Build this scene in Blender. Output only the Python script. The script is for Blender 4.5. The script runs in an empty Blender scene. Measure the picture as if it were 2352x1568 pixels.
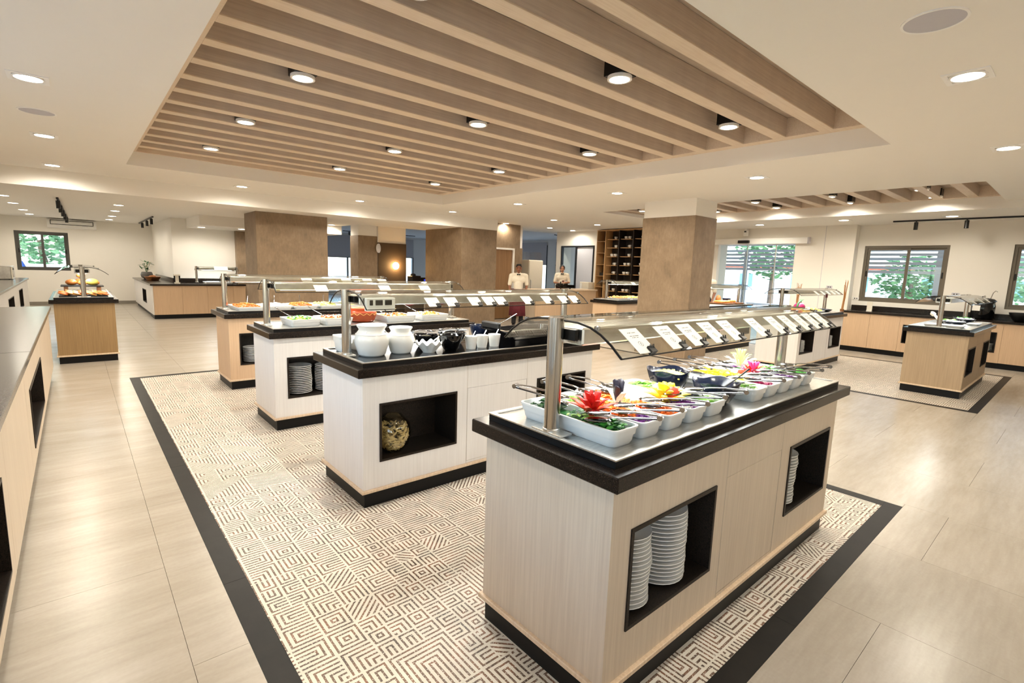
import bpy, bmesh, math, random
from mathutils import Vector, Matrix
random.seed(7)
S = bpy.context.scene
COL = S.collection
PI = math.pi

# ---------------------------------------------------------------- camera
CF, YAW, PITCH, ROLL, CH = 1152.646, 0.854825, -0.143314, 0.032995, 1.521
_d = Vector((math.cos(PITCH) * math.cos(YAW), math.cos(PITCH) * math.sin(YAW), math.sin(PITCH)))
_r = _d.cross(Vector((0, 0, 1))).normalized()
_u = _r.cross(_d)
_c, _s = math.cos(ROLL), math.sin(ROLL)
_r, _u = _c * _r + _s * _u, -_s * _r + _c * _u
cam = bpy.data.cameras.new('camera')
cam.sensor_width = 36.0
cam.lens = CF / 2352 * 36.0
cam.clip_start, cam.clip_end = 0.05, 400
camo = bpy.data.objects.new('camera', cam)
COL.objects.link(camo)
camo.matrix_world = Matrix(((_r.x, _u.x, -_d.x, 0), (_r.y, _u.y, -_d.y, 0), (_r.z, _u.z, -_d.z, CH), (0, 0, 0, 1)))
S.camera = camo

# ---------------------------------------------------------------- world, exposure
W = bpy.data.worlds.new('world')
S.world = W
W.use_nodes = True
_n = W.node_tree.nodes
_bg = _n['Background']
_sky = _n.new('ShaderNodeTexSky')
_sky.sky_type = 'NISHITA'
_sky.sun_disc = False
_sky.sun_elevation = math.radians(48)
_sky.sun_rotation = math.radians(200)
_sky.air_density, _sky.dust_density = 1.0, 1.6
W.node_tree.links.new(_sky.outputs[0], _bg.inputs[0])
_bg.inputs[1].default_value = 0.5
S.view_settings.view_transform = 'Standard'
S.view_settings.look = 'None'
S.view_settings.gamma = 1.0
S.view_settings.use_curve_mapping = False
S.view_settings.exposure = 1.42
S.cycles.max_bounces = 7
S.cycles.diffuse_bounces = 5
S.cycles.glossy_bounces = 3
S.cycles.adaptive_threshold = 0.025
S.cycles.transparent_max_bounces = 24
S.cycles.sample_clamp_indirect = 6.0
S.cycles.caustics_reflective = False
S.cycles.caustics_refractive = False
LAMP = (1.0, 0.91, 0.76)          # warm white of the ceiling lamps
P_DOWN, P_SLAT, P_FAR = 26.0, 34.0, 15.0

# ---------------------------------------------------------------- materials
MATS = {}
def lin(h):
    if isinstance(h, str):
        c = [int(h[i:i + 2], 16) / 255 for i in (0, 2, 4)]
    else:
        c = [v / 255 for v in h]
    return tuple(v / 12.92 if v <= .04045 else ((v + .055) / 1.055) ** 2.4 for v in c)
class NT:
    """small node-graph helper"""
    def __init__(s, name):
        s.m = bpy.data.materials.new(name); s.m.use_nodes = True
        s.t = s.m.node_tree; s.b = s.t.nodes['Principled BSDF']; MATS[name] = s.m
    def new(s, kind, **kw):
        n = s.t.nodes.new(kind)
        for k, v in kw.items(): setattr(n, k, v)
        return n
    def put(s, sock, v):
        if isinstance(v, bpy.types.NodeSocket): s.t.links.new(v, sock)
        elif hasattr(sock, 'default_value'):
            if sock.type == 'RGBA' and len(v) == 3: v = (*v, 1)
            sock.default_value = v
    def math(s, op, a, b=None, c=None):
        n = s.new('ShaderNodeMath', operation=op)
        for i, v in enumerate((a, b, c)):
            if v is not None: s.put(n.inputs[i], v)
        return n.outputs[0]
    def mix(s, f, a, b):
        n = s.new('ShaderNodeMix', data_type='RGBA')
        s.put(n.inputs[0], f); s.put(n.inputs[6], a); s.put(n.inputs[7], b)
        return n.outputs[2]
    def ramp(s, f, stops):
        n = s.new('ShaderNodeValToRGB'); s.put(n.inputs[0], f)
        while len(n.color_ramp.elements) < len(stops): n.color_ramp.elements.new(.5)
        for e, (p, c) in zip(n.color_ramp.elements, stops):
            e.position = p; e.color = (*c, 1) if len(c) == 3 else c
        return n.outputs[0]
    def coord(s, scale=(1, 1, 1), which='Object'):
        if which == 'Pos': o = s.new('ShaderNodeNewGeometry').outputs['Position']
        else: o = s.new('ShaderNodeTexCoord').outputs[which]
        n = s.new('ShaderNodeMapping'); s.put(n.inputs[0], o); n.inputs[3].default_value = scale
        return n.outputs[0]
    def noise(s, vec, scale=5, detail=3, rough=.5):
        n = s.new('ShaderNodeTexNoise'); s.put(n.inputs['Vector'], vec)
        n.inputs['Scale'].default_value = scale; n.inputs['Detail'].default_value = detail; n.inputs['Roughness'].default_value = rough
        return n.outputs['Fac']
    def bump(s, h, strength=.2, dist=.002):
        n = s.new('ShaderNodeBump'); n.inputs['Strength'].default_value = strength; n.inputs['Distance'].default_value = dist
        s.put(n.inputs['Height'], h); s.put(s.b.inputs['Normal'], n.outputs[0])
    def set(s, **kw):
        for k, v in kw.items():
            s.put(s.b.inputs[{'color': 'Base Color', 'rough': 'Roughness', 'metal': 'Metallic', 'spec': 'Specular IOR Level', 'coat': 'Coat Weight',
                              'emit': 'Emission Color', 'power': 'Emission Strength', 'trans': 'Transmission Weight', 'sheen': 'Sheen Weight', 'alpha': 'Alpha', 'sss': 'Subsurface Weight'}[k]], v)
        return s

def plain(name, col, rough=.5, metal=0, var=.06, scale=18, **kw):
    m = NT(name); c = lin(col)
    n = m.noise(m.coord(), scale, 3)
    lo = tuple(v * (1 - var) for v in c); hi = tuple(min(1, v * (1 + var)) for v in c)
    m.set(color=m.mix(n, lo, hi), rough=rough, metal=metal, **kw)
    return m.m
def wood(name, a, b, rough=.42, stretch=(55, 55, 1.6), bump=.08):
    m = NT(name)
    n = m.noise(m.coord(stretch), 1.6, 5, .6)
    n2 = m.noise(m.coord((7, 7, .6)), 1.0, 2)
    f = m.math('ADD', m.math('MULTIPLY', n, .75), m.math('MULTIPLY', n2, .25))
    m.set(color=m.ramp(f, [(.34, lin(a)), (.66, lin(b))]), rough=rough)
    m.bump(n, bump, .001)
    return m.m
def emis(name, col, power):
    m = NT(name); m.set(color=lin(col), emit=lin(col), power=power, rough=.4); m.m.cycles.emission_sampling = 'NONE'; return m.m
def glass(name, tint=(.90, .95, .92), ior=1.5, rough=.0):
    m = NT(name); t = m.t
    tr = m.new('ShaderNodeBsdfTransparent'); tr.inputs[0].default_value = (*tint, 1)
    gl = m.new('ShaderNodeBsdfGlossy'); gl.inputs['Roughness'].default_value = rough
    fr = m.new('ShaderNodeFresnel'); geo = m.new('ShaderNodeNewGeometry'); m.put(fr.inputs[0], m.math('ADD', m.math('MULTIPLY', geo.outputs['Backfacing'], 1 / ior - ior), ior))
    mx = m.new('ShaderNodeMixShader')
    t.links.new(fr.outputs[0], mx.inputs[0]); t.links.new(tr.outputs[0], mx.inputs[1]); t.links.new(gl.outputs[0], mx.inputs[2])
    t.links.new(mx.outputs[0], t.nodes['Material Output'].inputs[0])
    return m.m

def granite(name, base, fleck, light, rough=.16):
    m = NT(name)
    co = m.coord((1, 1, 1), 'Pos')
    n1 = m.noise(co, 95, 4, .7); n2 = m.noise(co, 320, 2, .6)
    c = m.ramp(n1, [(.38, lin(base)), (.52, lin(fleck)), (.60, lin(base))])
    c = m.mix(m.ramp(n2, [(.62, (0, 0, 0)), (.70, (1, 1, 1))]), c, lin(light))
    m.set(color=c, rough=rough, spec=.28)
    return m.m
granite('granite', '0b0908', '241c17', '55463b', .2)
granite('granite_rough', '0f0c0a', '29211b', '4a3d34', .4)
granite('granite_grey', '4d4945', '6e6a66', '9b958e', .2)
plain('black_plinth', '070606', .45, spec=.25)
plain('black', '0c0c0d', .4)
plain('black_gloss', '0a0a0c', .12)
plain('dark_metal', '1c1b1b', .35, .6)
wood('laminate_tan', 'c6b6a2', 'd6c7b2')
wood('laminate_pale', 'dedad6', 'e8e5e1')  # island laminate with brighter light put into its colour; also truly white cabinets
wood('laminate_dim_warm', '8d714c', 'a0835a')  # same tan laminate, dim warm lamplight put into its colour
wood('laminate_dim', 'a28c70', 'b39c7e')  # same tan laminate with dimmer light put into its colour
wood('laminate_warm', 'c9a988', 'd8ba98')  # island laminate with warm lamplight put into its colour
wood('laminate_ledge', 'd0b596', 'e6d0b4')
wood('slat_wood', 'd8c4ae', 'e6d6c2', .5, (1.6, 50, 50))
wood('slat_shaded', 'c0b0a2', 'd3c5b6', .55, (1.6, 50, 50))  # same slat wood, darkened to paint the shade on sides and backing
wood('door_wood', '8d6a48', 'a8835c')
wood('shelf_wood', 'b08a5c', 'cfa878')
wood('shelf_dark', '1d1613', '2c221d')
wood('bamboo', 'a06a38', 'd09a5c', .5, (30, 30, 3))
wood('board_wood', '7a4a24', 'a8703c', .5)
plain('paint_ceiling', 'f3f0ea', .85, var=.01, scale=3)
plain('paint_wall', 'f0ece4', .85, var=.012, scale=3)
plain('paint_cool', 'e0dcd8', .85, var=.015, scale=3)
plain('baseboard_tile', '8a8378', .4)
m = NT('plaster_brown')
n = m.noise(m.coord((1, 1, 1), 'Pos'), 3.2, 6, .62); n2 = m.noise(m.coord((1, 1, .35), 'Pos'), 26, 3, .6)
f = m.math('ADD', m.math('MULTIPLY', n, .65), m.math('MULTIPLY', n2, .35))
m.set(color=m.ramp(f, [(.30, lin('75634f')), (.52, lin('8c775f')), (.72, lin('9d8870'))]), rough=.6); m.bump(n2, .15, .004)
plain('plaster_dark', '4a3c30', .6, var=.1)
# floor tile: pale limestone with soft drawn-out bands
m = NT('floor_tile')
co = m.coord((.55, 2.6, 1), 'Pos')
n = m.noise(co, 1.7, 5, .55); n2 = m.noise(m.coord((2, 14, 1), 'Pos'), 2.2, 4, .6); n3 = m.noise(m.coord((1, 1, 1), 'Pos'), 60, 2)
f = m.math('ADD', m.math('ADD', m.math('MULTIPLY', n, .55), m.math('MULTIPLY', n2, .33)), m.math('MULTIPLY', n3, .12))
m.set(color=m.ramp(f, [(.32, lin('a49a8c')), (.5, lin('b1a89b')), (.68, lin('bdb5aa'))]), rough=.27, spec=.45)
plain('grout', 'b8ae9f', .8)
m = NT('border_tile')
n = m.noise(m.coord((1, 1, 1), 'Pos'), 9, 5, .6)
m.set(color=m.ramp(n, [(.3, lin('141312')), (.7, lin('1f1d1b'))]), rough=.45, spec=.2)
# maze print of the patterned tiles
m = NT('maze_tile')
PITCH_L = 0.0225
pos = m.new('ShaderNodeNewGeometry').outputs['Position']
sp = m.new('ShaderNodeSeparateXYZ'); m.put(sp.inputs[0], pos)
def maze(n, shift):
    """distance field in line pitches inside square cells of n pitches, one of four motifs per cell, mirrored and turned at random"""
    cell = PITCH_L * n
    X = m.math('DIVIDE', sp.outputs[0], cell); Y = m.math('DIVIDE', sp.outputs[1], cell)
    ix, iy = m.math('FLOOR', X), m.math('FLOOR', Y)
    fx = m.math('SUBTRACT', m.math('SUBTRACT', X, ix), .5); fy = m.math('SUBTRACT', m.math('SUBTRACT', Y, iy), .5)
    cb = m.new('ShaderNodeCombineXYZ'); m.put(cb.inputs[0], ix); m.put(cb.inputs[1], iy); m.put(cb.inputs[2], shift)
    wn = m.new('ShaderNodeTexWhiteNoise', noise_dimensions='3D'); m.put(wn.inputs['Vector'], cb.outputs[0])
    ws = m.new('ShaderNodeSeparateColor'); m.put(ws.inputs[0], wn.outputs['Color'])
    r1, r2, r3 = ws.outputs[0], ws.outputs[1], ws.outputs[2]
    sg = m.math('SUBTRACT', m.math('MULTIPLY', m.math('GREATER_THAN', r2, .5), 2), 1)
    sw = m.math('GREATER_THAN', r3, .5)
    u0 = m.math('ADD', m.math('MULTIPLY', fx, m.math('SUBTRACT', 1, sw)), m.math('MULTIPLY', fy, sw))
    v0 = m.math('MULTIPLY', m.math('ADD', m.math('MULTIPLY', fy, m.math('SUBTRACT', 1, sw)), m.math('MULTIPLY', fx, sw)), sg)
    au, av = m.math('ABSOLUTE', u0), m.math('ABSOLUTE', v0)
    d_sq = m.math('MAXIMUM', au, av)                                           # closed rings
    d_u = m.math('MAXIMUM', au, v0)                                            # U shapes
    d_l = m.math('MAXIMUM', u0, v0)                                            # L shapes
    d_d = m.math('MULTIPLY', m.math('ADD', u0, v0), .7071)                     # slanting strokes
    edge = m.math('SUBTRACT', d_sq, .5)
    def pick(a, b, t): return m.math('ADD', m.math('MULTIPLY', a, m.math('LESS_THAN', r1, t)), m.math('MULTIPLY', b, m.math('GREATER_THAN', r1, t)))
    d = pick(d_sq, pick(d_u, pick(d_l, d_d, .90), .66), .24)
    st = m.math('FRACT', m.math('ADD', m.math('MULTIPLY', d, float(n)), 40.0 if n % 2 == 0 else 40.5))
    rim = m.math('LESS_THAN', edge, -.16 / n)                                   # white gap round every motif
    return m.math('MULTIPLY', m.math('LESS_THAN', m.math('ABSOLUTE', m.math('SUBTRACT', st, .5)), .20), rim), r2
a_, _ = maze(6, 0.0); b_, _ = maze(12, 3.0); c_, _ = maze(4, 7.0)
def coarse(shift, thr):
    q = m.new('ShaderNodeVectorMath', operation='FLOOR'); v = m.new('ShaderNodeVectorMath', operation='SCALE'); m.put(v.inputs[0], pos); v.inputs['Scale'].default_value = 1 / (PITCH_L * 12); m.put(q.inputs[0], v.outputs[0])
    s2 = m.new('ShaderNodeSeparateXYZ'); m.put(s2.inputs[0], q.outputs[0]); cb = m.new('ShaderNodeCombineXYZ'); m.put(cb.inputs[0], s2.outputs[0]); m.put(cb.inputs[1], s2.outputs[1]); m.put(cb.inputs[2], shift)
    wn = m.new('ShaderNodeTexWhiteNoise', noise_dimensions='3D'); m.put(wn.inputs['Vector'], cb.outputs[0]); return m.math('LESS_THAN', wn.outputs['Value'], thr)
def sel(t, a, b): return m.math('ADD', m.math('MULTIPLY', t, a), m.math('MULTIPLY', m.math('SUBTRACT', 1, t), b))
ln = sel(coarse(11.0, .30), b_, sel(coarse(19.0, .40), c_, a_))
# dashed, hand-rubbed line ink
brk = m.noise(m.coord((1, 1, 1), 'Pos'), 170, 2, .6)
ink = m.math('MULTIPLY', ln, m.math('GREATER_THAN', brk, .40))
tone = m.noise(m.coord((1, 1, 1), 'Pos'), 11, 3, .6)
inkc = m.ramp(tone, [(.35, lin('4a3a30')), (.5, lin('6d523f')), (.65, lin('8a5f45'))])
m.set(color=m.mix(ink, m.ramp(tone, [(.3, lin('d8d2c4')), (.7, lin('e8e3d8'))]), inkc), rough=.45)
# metals, ceramics
m = NT('steel')
n = m.noise(m.coord((60, 60, .6)), 3, 3)
m.set(color=m.ramp(n, [(.3, lin('a9a49d')), (.7, lin('c4bfb7'))]), rough=.2, metal=1)
m = NT('steel_flat')
n = m.noise(m.coord((4, 60, 4)), 3, 3)
m.set(color=m.ramp(n, [(.3, lin('c9c6c0')), (.7, lin('e6e4de'))]), rough=.3, metal=1)
plain('chrome', 'a6a7ab', .12, 1, .04)
plain('ceramic_white', 'efefec', .18, var=.02)
plain('ceramic_cream', 'e9e2d2', .2, var=.03)
plain('melamine_black', '0b0c10', .22)
plain('melamine_blue', '10182c', .2)
plain('clay_orange', 'd2562a', .35, var=.12)
plain('clay_brown', 'a84c28', .45, var=.2)
plain('paper', 'f4f3ee', .7, var=.01)
glass('glass_guard', (.955, .97, .955))
glass('glass_window', (.93, .97, .98))
glass('glass_jar', (.93, .92, .86))
glass('glass_clear', (.96, .97, .97))
emis('lamp_glow', 'fff4e0', 14.0)
emis('heat_glow', 'fdfaf2', 6.0)
emis('amber_glow', 'ffc070', 20.0)
plain('white_plastic', 'f7f6f3', .4, var=.02)
plain('grey_plastic', 'c2c0c8', .5, var=.03)
plain('aluminium_brown', '6f675a', .4, .2, .04)
plain('aluminium_grey', '55534f', .4, .3, .04)
plain('frame_dark', '26272b', .4, .3)
plain('blind_blue', 'b5b0b2', .9, var=.03)
plain('blind_pale', 'd0d2dc', .9, var=.02)
plain('skin_a', '8a5a42', .5); plain('skin_b', 'b98468', .5)
plain('hair', '0f0b0a', .45)
plain('shirt', 'efe6d4', .8); plain('apron', '5a1420', .8); plain('trousers', '121115', .8); plain('shoe', '0b0b0c', .3); plain('lip', '7a3a35', .5); plain('eye', '0a0808', .2)
# ---------------------------------------------------------------- geometry helpers
class B:
    """collects shapes into one mesh"""
    def __init__(s): s.v = []; s.f = []
    def add(s, vs, fs):
        o = len(s.v); s.v += [tuple(p) for p in vs]; s.f += [tuple(i + o for i in f) for f in fs]; return s
    def box(s, x0, y0, z0, x1, y1, z1, c=0.0):
        """axis box; c = chamfer on all edges"""
        if x0 > x1: x0, x1 = x1, x0
        if y0 > y1: y0, y1 = y1, y0
        if z0 > z1: z0, z1 = z1, z0
        if c <= 0:
            return s.add([(x0, y0, z0), (x1, y0, z0), (x1, y1, z0), (x0, y1, z0), (x0, y0, z1), (x1, y0, z1), (x1, y1, z1), (x0, y1, z1)],
                         [(0, 3, 2, 1), (4, 5, 6, 7), (0, 1, 5, 4), (1, 2, 6, 5), (2, 3, 7, 6), (3, 0, 4, 7)])
        lo, hi = (x0, y0, z0), (x1, y1, z1)
        c = min(c, .49 * min(hi[i] - lo[i] for i in range(3)))
        vs = []; idx = {}
        for cx in (0, 1):
            for cy in (0, 1):
                for cz in (0, 1):
                    k = (cx, cy, cz)
                    for ax in range(3):
                        p = []
                        for i in range(3):
                            q = hi[i] if k[i] else lo[i]
                            if i != ax: q += -c if k[i] else c
                            p.append(q)
                        idx[k, ax] = len(vs); vs.append(p)
        fs = []
        for ax in range(3):
            a, b = (ax + 1) % 3, (ax + 2) % 3
            for sd in (0, 1):
                q = []
                for (p, r) in ((0, 0), (1, 0), (1, 1), (0, 1)):
                    k = [0, 0, 0]; k[ax] = sd; k[a] = p; k[b] = r; q.append(idx[tuple(k), ax])
                fs.append(q if sd else q[::-1])
        for ax in range(3):            # edge chamfers along ax
            a, b = (ax + 1) % 3, (ax + 2) % 3
            for p in (0, 1):
                for r in (0, 1):
                    k0 = [0, 0, 0]; k0[a] = p; k0[b] = r; k1 = list(k0); k1[ax] = 1
                    k0, k1 = tuple(k0), tuple(k1)
                    q = [idx[k0, a], idx[k1, a], idx[k1, b], idx[k0, b]]
                    fs.append(q if (p ^ r) else q[::-1])
        for k in [(i, j, l) for i in (0, 1) for j in (0, 1) for l in (0, 1)]:
            q = [idx[k, 0], idx[k, 1], idx[k, 2]]
            fs.append(q if (sum(k) % 2) else q[::-1])
        return s.add(vs, fs)
    def lathe(s, prof, x=0, y=0, n=24, sx=1, sy=1, rot=0, wave=None, ring_=False):
        """prof: (r, z) list from bottom to top (may double back for inner wall)"""
        vs = []; fs = []; rings = []
        for k, (r, z) in enumerate(prof):
            if r < 1e-6: rings.append([len(vs)]); vs.append((x, y, z)); continue
            ring = []
            for i in range(n):
                a = 2 * PI * i / n + rot
                rr = r; zz = z
                if wave: rr, zz = wave(r, z, a)
                ring.append(len(vs)); vs.append((x + sx * rr * math.cos(a), y + sy * rr * math.sin(a), zz))
            rings.append(ring)
        for a, b in zip(rings, rings[1:]):
            if len(a) == 1 and len(b) == 1: continue
            for i in range(n):
                j = (i + 1) % n
                if len(a) == 1: fs.append((a[0], b[j], b[i])[::-1] if False else (a[0], b[j], b[i]))
                elif len(b) == 1: fs.append((a[i], a[j], b[0]))
                else: fs.append((a[i], a[j], b[j], b[i]))
        if ring_:
            a, b = rings[-1], rings[0]
            for i in range(n): fs.append((a[i], a[(i + 1) % n], b[(i + 1) % n], b[i]))
            return s.add(vs, fs)
        if len(rings[0]) > 1: fs.append(tuple(rings[0][::-1]))
        if len(rings[-1]) > 1: fs.append(tuple(rings[-1]))
        return s.add(vs, fs)
    def cyl(s, x, y, z0, z1, r, n=20, r2=None): return s.lathe([(r, z0), (r if r2 is None else r2, z1)], x, y, n)
    def tube(s, pts, r, n=8, r2=None, flat=1.0):
        """tube along a polyline; r may taper to r2; flat squashes one cross axis"""
        P = [Vector(p) for p in pts]; m = len(P); vs = []; fs = []
        up = Vector((0, 0, 1)); pn = None
        for k, p in enumerate(P):
            t = (P[min(k + 1, m - 1)] - P[max(k - 1, 0)]).normalized()
            if pn is None:
                pn = t.cross(up) if abs(t.dot(up)) < .95 else t.cross(Vector((1, 0, 0)))
            pn = (pn - t * pn.dot(t)).normalized(); bn = t.cross(pn)
            rr = r if r2 is None else r + (r2 - r) * k / max(1, m - 1)
            if isinstance(r, (list, tuple)): rr = r[k]
            for i in range(n):
                a = 2 * PI * i / n
                vs.append(p + pn * math.cos(a) * rr + bn * math.sin(a) * rr * flat)
        for k in range(m - 1):
            for i in range(n):
                j = (i + 1) % n
                fs.append((k * n + i, k * n + j, (k + 1) * n + j, (k + 1) * n + i))
        fs.append(tuple(range(n))[::-1]); fs.append(tuple((m - 1) * n + i for i in range(n)))
        return s.add(vs, fs)
    def ball(s, x, y, z, rx, ry=None, rz=None, n=12, m=8):
        ry = ry or rx; rz = rz or rx
        pr = [(math.sin(PI * k / m), -math.cos(PI * k / m)) for k in range(m + 1)]
        pr[0] = (0, -1); pr[-1] = (0, 1)
        q = B().lathe(pr, 0, 0, n)
        return s.add([(x + a * rx, y + b * ry, z + c * rz) for a, b, c in q.v], q.f)
    def prism(s, poly, axis, a, b):
        """extrude a 2-D polygon along an axis ('x': poly is (y,z), 'y': (x,z), 'z': (x,y))"""
        n = len(poly)
        def P(q, h): return {'x': (h, q[0], q[1]), 'y': (q[0], h, q[1]), 'z': (q[0], q[1], h)}[axis]
        vs = [P(q, a) for q in poly] + [P(q, b) for q in poly]
        fs = [tuple(range(n))[::-1], tuple(range(n, 2 * n))] + [(i, (i + 1) % n, n + (i + 1) % n, n + i) for i in range(n)]
        return s.add(vs, fs)
    def sheet(s, prof, x0, x1, t, nx=2):
        """bent sheet: profile of (y, z) swept along x with thickness t"""
        m = len(prof); top = []; nrm = []
        for k in range(m):
            a = prof[max(k - 1, 0)]; b = prof[min(k + 1, m - 1)]
            dy, dz = b[0] - a[0], b[1] - a[1]; L = math.hypot(dy, dz); nrm.append((-dz / L, dy / L))
        ring = [(p[0] + n_[0] * t / 2, p[1] + n_[1] * t / 2) for p, n_ in zip(prof, nrm)] + [(p[0] - n_[0] * t / 2, p[1] - n_[1] * t / 2) for p, n_ in list(zip(prof, nrm))[::-1]]
        return s.strip(ring, x0, x1, nx)
    def strip(s, ring, x0, x1, nx=2):
        n = len(ring); vs = []; fs = []
        for k in range(nx):
            x = x0 + (x1 - x0) * k / (nx - 1)
            vs += [(x, y, z) for y, z in ring]
        for k in range(nx - 1):
            for i in range(n):
                j = (i + 1) % n; fs.append((k * n + i, k * n + j, (k + 1) * n + j, (k + 1) * n + i))
        h = n // 2
        for k in (0, nx - 1):
            for i in range(h - 1):
                q = (k * n + i, k * n + i + 1, k * n + n - 2 - i, k * n + n - 1 - i); fs.append(q if k else q[::-1])
        return s.add(vs, fs)
    def panel(s, axis, d0, d1, a0, a1, z0, z1, holes=()):
        """slab with rectangular holes; axis = thickness axis ('x' or 'y'), in-plane (a, z)"""
        As = sorted({a0, a1, *[h[0] for h in holes], *[h[1] for h in holes]}); Zs = sorted({z0, z1, *[h[2] for h in holes], *[h[3] for h in holes]})
        na, nz = len(As), len(Zs)
        def solid(i, j):
            if not (0 <= i < na - 1 and 0 <= j < nz - 1): return False
            ca, cz = (As[i] + As[i + 1]) / 2, (Zs[j] + Zs[j + 1]) / 2
            return not any(h[0] < ca < h[1] and h[2] < cz < h[3] for h in holes)
        def P(d, a, z): return (d, a, z) if axis == 'x' else (a, d, z)
        vs = []; ix = {}
        for d in (d0, d1):
            for i in range(na):
                for j in range(nz): ix[d, i, j] = len(vs); vs.append(P(d, As[i], Zs[j]))
        fs = []
        for i in range(na - 1):
            for j in range(nz - 1):
                if not solid(i, j): continue
                fs.append([ix[d0, i, j], ix[d0, i + 1, j], ix[d0, i + 1, j + 1], ix[d0, i, j + 1]])
                fs.append([ix[d1, i, j], ix[d1, i, j + 1], ix[d1, i + 1, j + 1], ix[d1, i + 1, j]])
                for (di, dj, e) in ((-1, 0, ((i, j), (i, j + 1))), (1, 0, ((i + 1, j), (i + 1, j + 1))), (0, -1, ((i, j), (i + 1, j))), (0, 1, ((i, j + 1), (i + 1, j + 1)))):
                    if not solid(i + di, j + dj):
                        (a, b), (c, d) = e; fs.append([ix[d0, a, b], ix[d0, c, d], ix[d1, c, d], ix[d1, a, b]])
        return s.add(vs, fs)
    def xf(s, M):
        s.v = [tuple(M @ Vector(p)) for p in s.v]; return s
    def obj(s, name, mat, parent=None, loc=(0, 0, 0), rot=(0, 0, 0), smooth=None, fix=True):
        me = bpy.data.meshes.new(name); me.from_pydata(s.v, [], s.f)
        if fix:
            bm = bmesh.new(); bm.from_mesh(me); bmesh.ops.recalc_face_normals(bm, faces=bm.faces); bm.to_mesh(me); bm.free()
        me.materials.append(MATS[mat])
        if smooth:
            me.shade_smooth(); me.set_sharp_from_angle(angle=math.radians(smooth))
        o = bpy.data.objects.new(name, me); COL.objects.link(o)
        o.location = loc; o.rotation_euler = rot
        if parent: o.parent = parent
        return o
def tag(o, label, cat, group=None, kind=None):
    o['label'] = label
    if cat: o['category'] = cat
    if group: o['group'] = group
    if kind: o['kind'] = kind
    return o
def thing(name, label, cat, loc=(0, 0, 0), rz=0, group=None, kind=None):
    o = bpy.data.objects.new(name, None); COL.objects.link(o); o.empty_display_size = .05
    o.location = loc; o.rotation_euler = (0, 0, rz)
    return tag(o, label, cat, group, kind)
def struct(o, label=None):
    o['kind'] = 'structure'
    if label: o['label'] = label
    return o
def copy_tree(o, parent=None, loc=None, rz=None, label=None, group=None):
    c = o.copy(); COL.objects.link(c); c.parent = parent
    if loc is not None: c.location = loc
    if rz is not None: c.rotation_euler = (c.rotation_euler[0], c.rotation_euler[1], rz)
    if label: c['label'] = label
    if group: c['group'] = group
    for ch in o.children: copy_tree(ch, c)
    return c
def rrect(x0, y0, x1, y1, r, n=5):
    """rounded rectangle outline"""
    pts = []
    for cx, cy, a in ((x1 - r, y1 - r, 0), (x0 + r, y1 - r, 90), (x0 + r, y0 + r, 180), (x1 - r, y0 + r, 270)):
        for k in range(n):
            t = math.radians(a + 90 * k / (n - 1)); pts.append((cx + r * math.cos(t), cy + r * math.sin(t)))
    return pts
def loft(b, rings):
    """join outlines of equal count [(pts2d, z)...]; caps both ends"""
    n = len(rings[0][0]); vs = []; fs = []
    for pts, z in rings: vs += [(p[0], p[1], z) for p in pts]
    for k in range(len(rings) - 1):
        for i in range(n):
            j = (i + 1) % n; fs.append((k * n + i, k * n + j, (k + 1) * n + j, (k + 1) * n + i))
    fs.append(tuple(range(n))[::-1]); fs.append(tuple((len(rings) - 1) * n + i for i in range(n)))
    return b.add(vs, fs)
# ---------------------------------------------------------------- levels and layout (metres; x = along the islands, y = from island to island)
ZC, ZS, Z2, ZR = 2.85, 3.05, 2.57, 2.73
TX0, TX1, TY0, TY1 = 0.67, 6.14, 1.50, 9.50          # slatted recess over the first islands
UX0, UX1, UY0, UY1 = 9.05, 11.20, 1.12, 7.45         # slatted recess over the second islands
C1 = (0.429, 0.673, 4.175, 7.843)                    # patterned inlay, first islands
C2 = (8.005, 0.734, 11.78, 7.90)                     # patterned inlay, second islands
BW = 0.098

# ---- floor
floor = thing('floor', 'pale limestone tile floor with two dark framed patterned inlays', None); floor['kind'] = 'structure'
B().box(-2.2, -3.9, -.12, 18.3, 24.9, -.022).obj('screed', 'grout', floor)
def rect_minus(r, h):
    x0, y0, x1, y1 = r; a, b, c, d = h
    if a >= x1 or c <= x0 or b >= y1 or d <= y0: return [r]
    out = []
    if b > y0: out.append((x0, y0, x1, b))
    if d < y1: out.append((x0, d, x1, y1))
    m0, m1 = max(y0, b), min(y1, d)
    if a > x0: out.append((x0, m0, a, m1))
    if c < x1: out.append((c, m0, x1, m1))
    return out
G = .0008
tiles = []
TW, TL = 0.8, 1.6
for i in range(-3, 23):
    for j in range(-5, 14):
        x0 = .235 + i * TW; y0 = 3.64 + j * TL + (.8 if i % 2 else 0)
        r = (max(x0, -2.1), max(y0, -3.8), min(x0 + TW, 18.2), min(y0 + TL, 24.8))
        if r[2] - r[0] < .05 or r[3] - r[1] < .05: continue
        for q in rect_minus(r, C1):
            for w in rect_minus(q, C2):
                if w[2] - w[0] > .02 and w[3] - w[1] > .02: tiles.append(w)
tiles.sort(key=lambda t: math.hypot((t[0] + t[2]) / 2, (t[1] + t[3]) / 2) + (8 if (t[0] + t[2]) / 2 < -.5 or (t[1] + t[3]) / 2 < -.3 else 0))
for t in tiles[:300]:
    B().box(t[0] + G, t[1] + G, -.02, t[2] - G, t[3] - G, 0).obj('floor_tile', 'floor_tile', floor, fix=False)
rest = B()
for t in tiles[300:]: rest.box(t[0] + G, t[1] + G, -.02, t[2] - G, t[3] - G, 0)
o = rest.obj('far_floor_tiles', 'floor_tile', floor, fix=False); o['kind'] = 'stuff'
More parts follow.
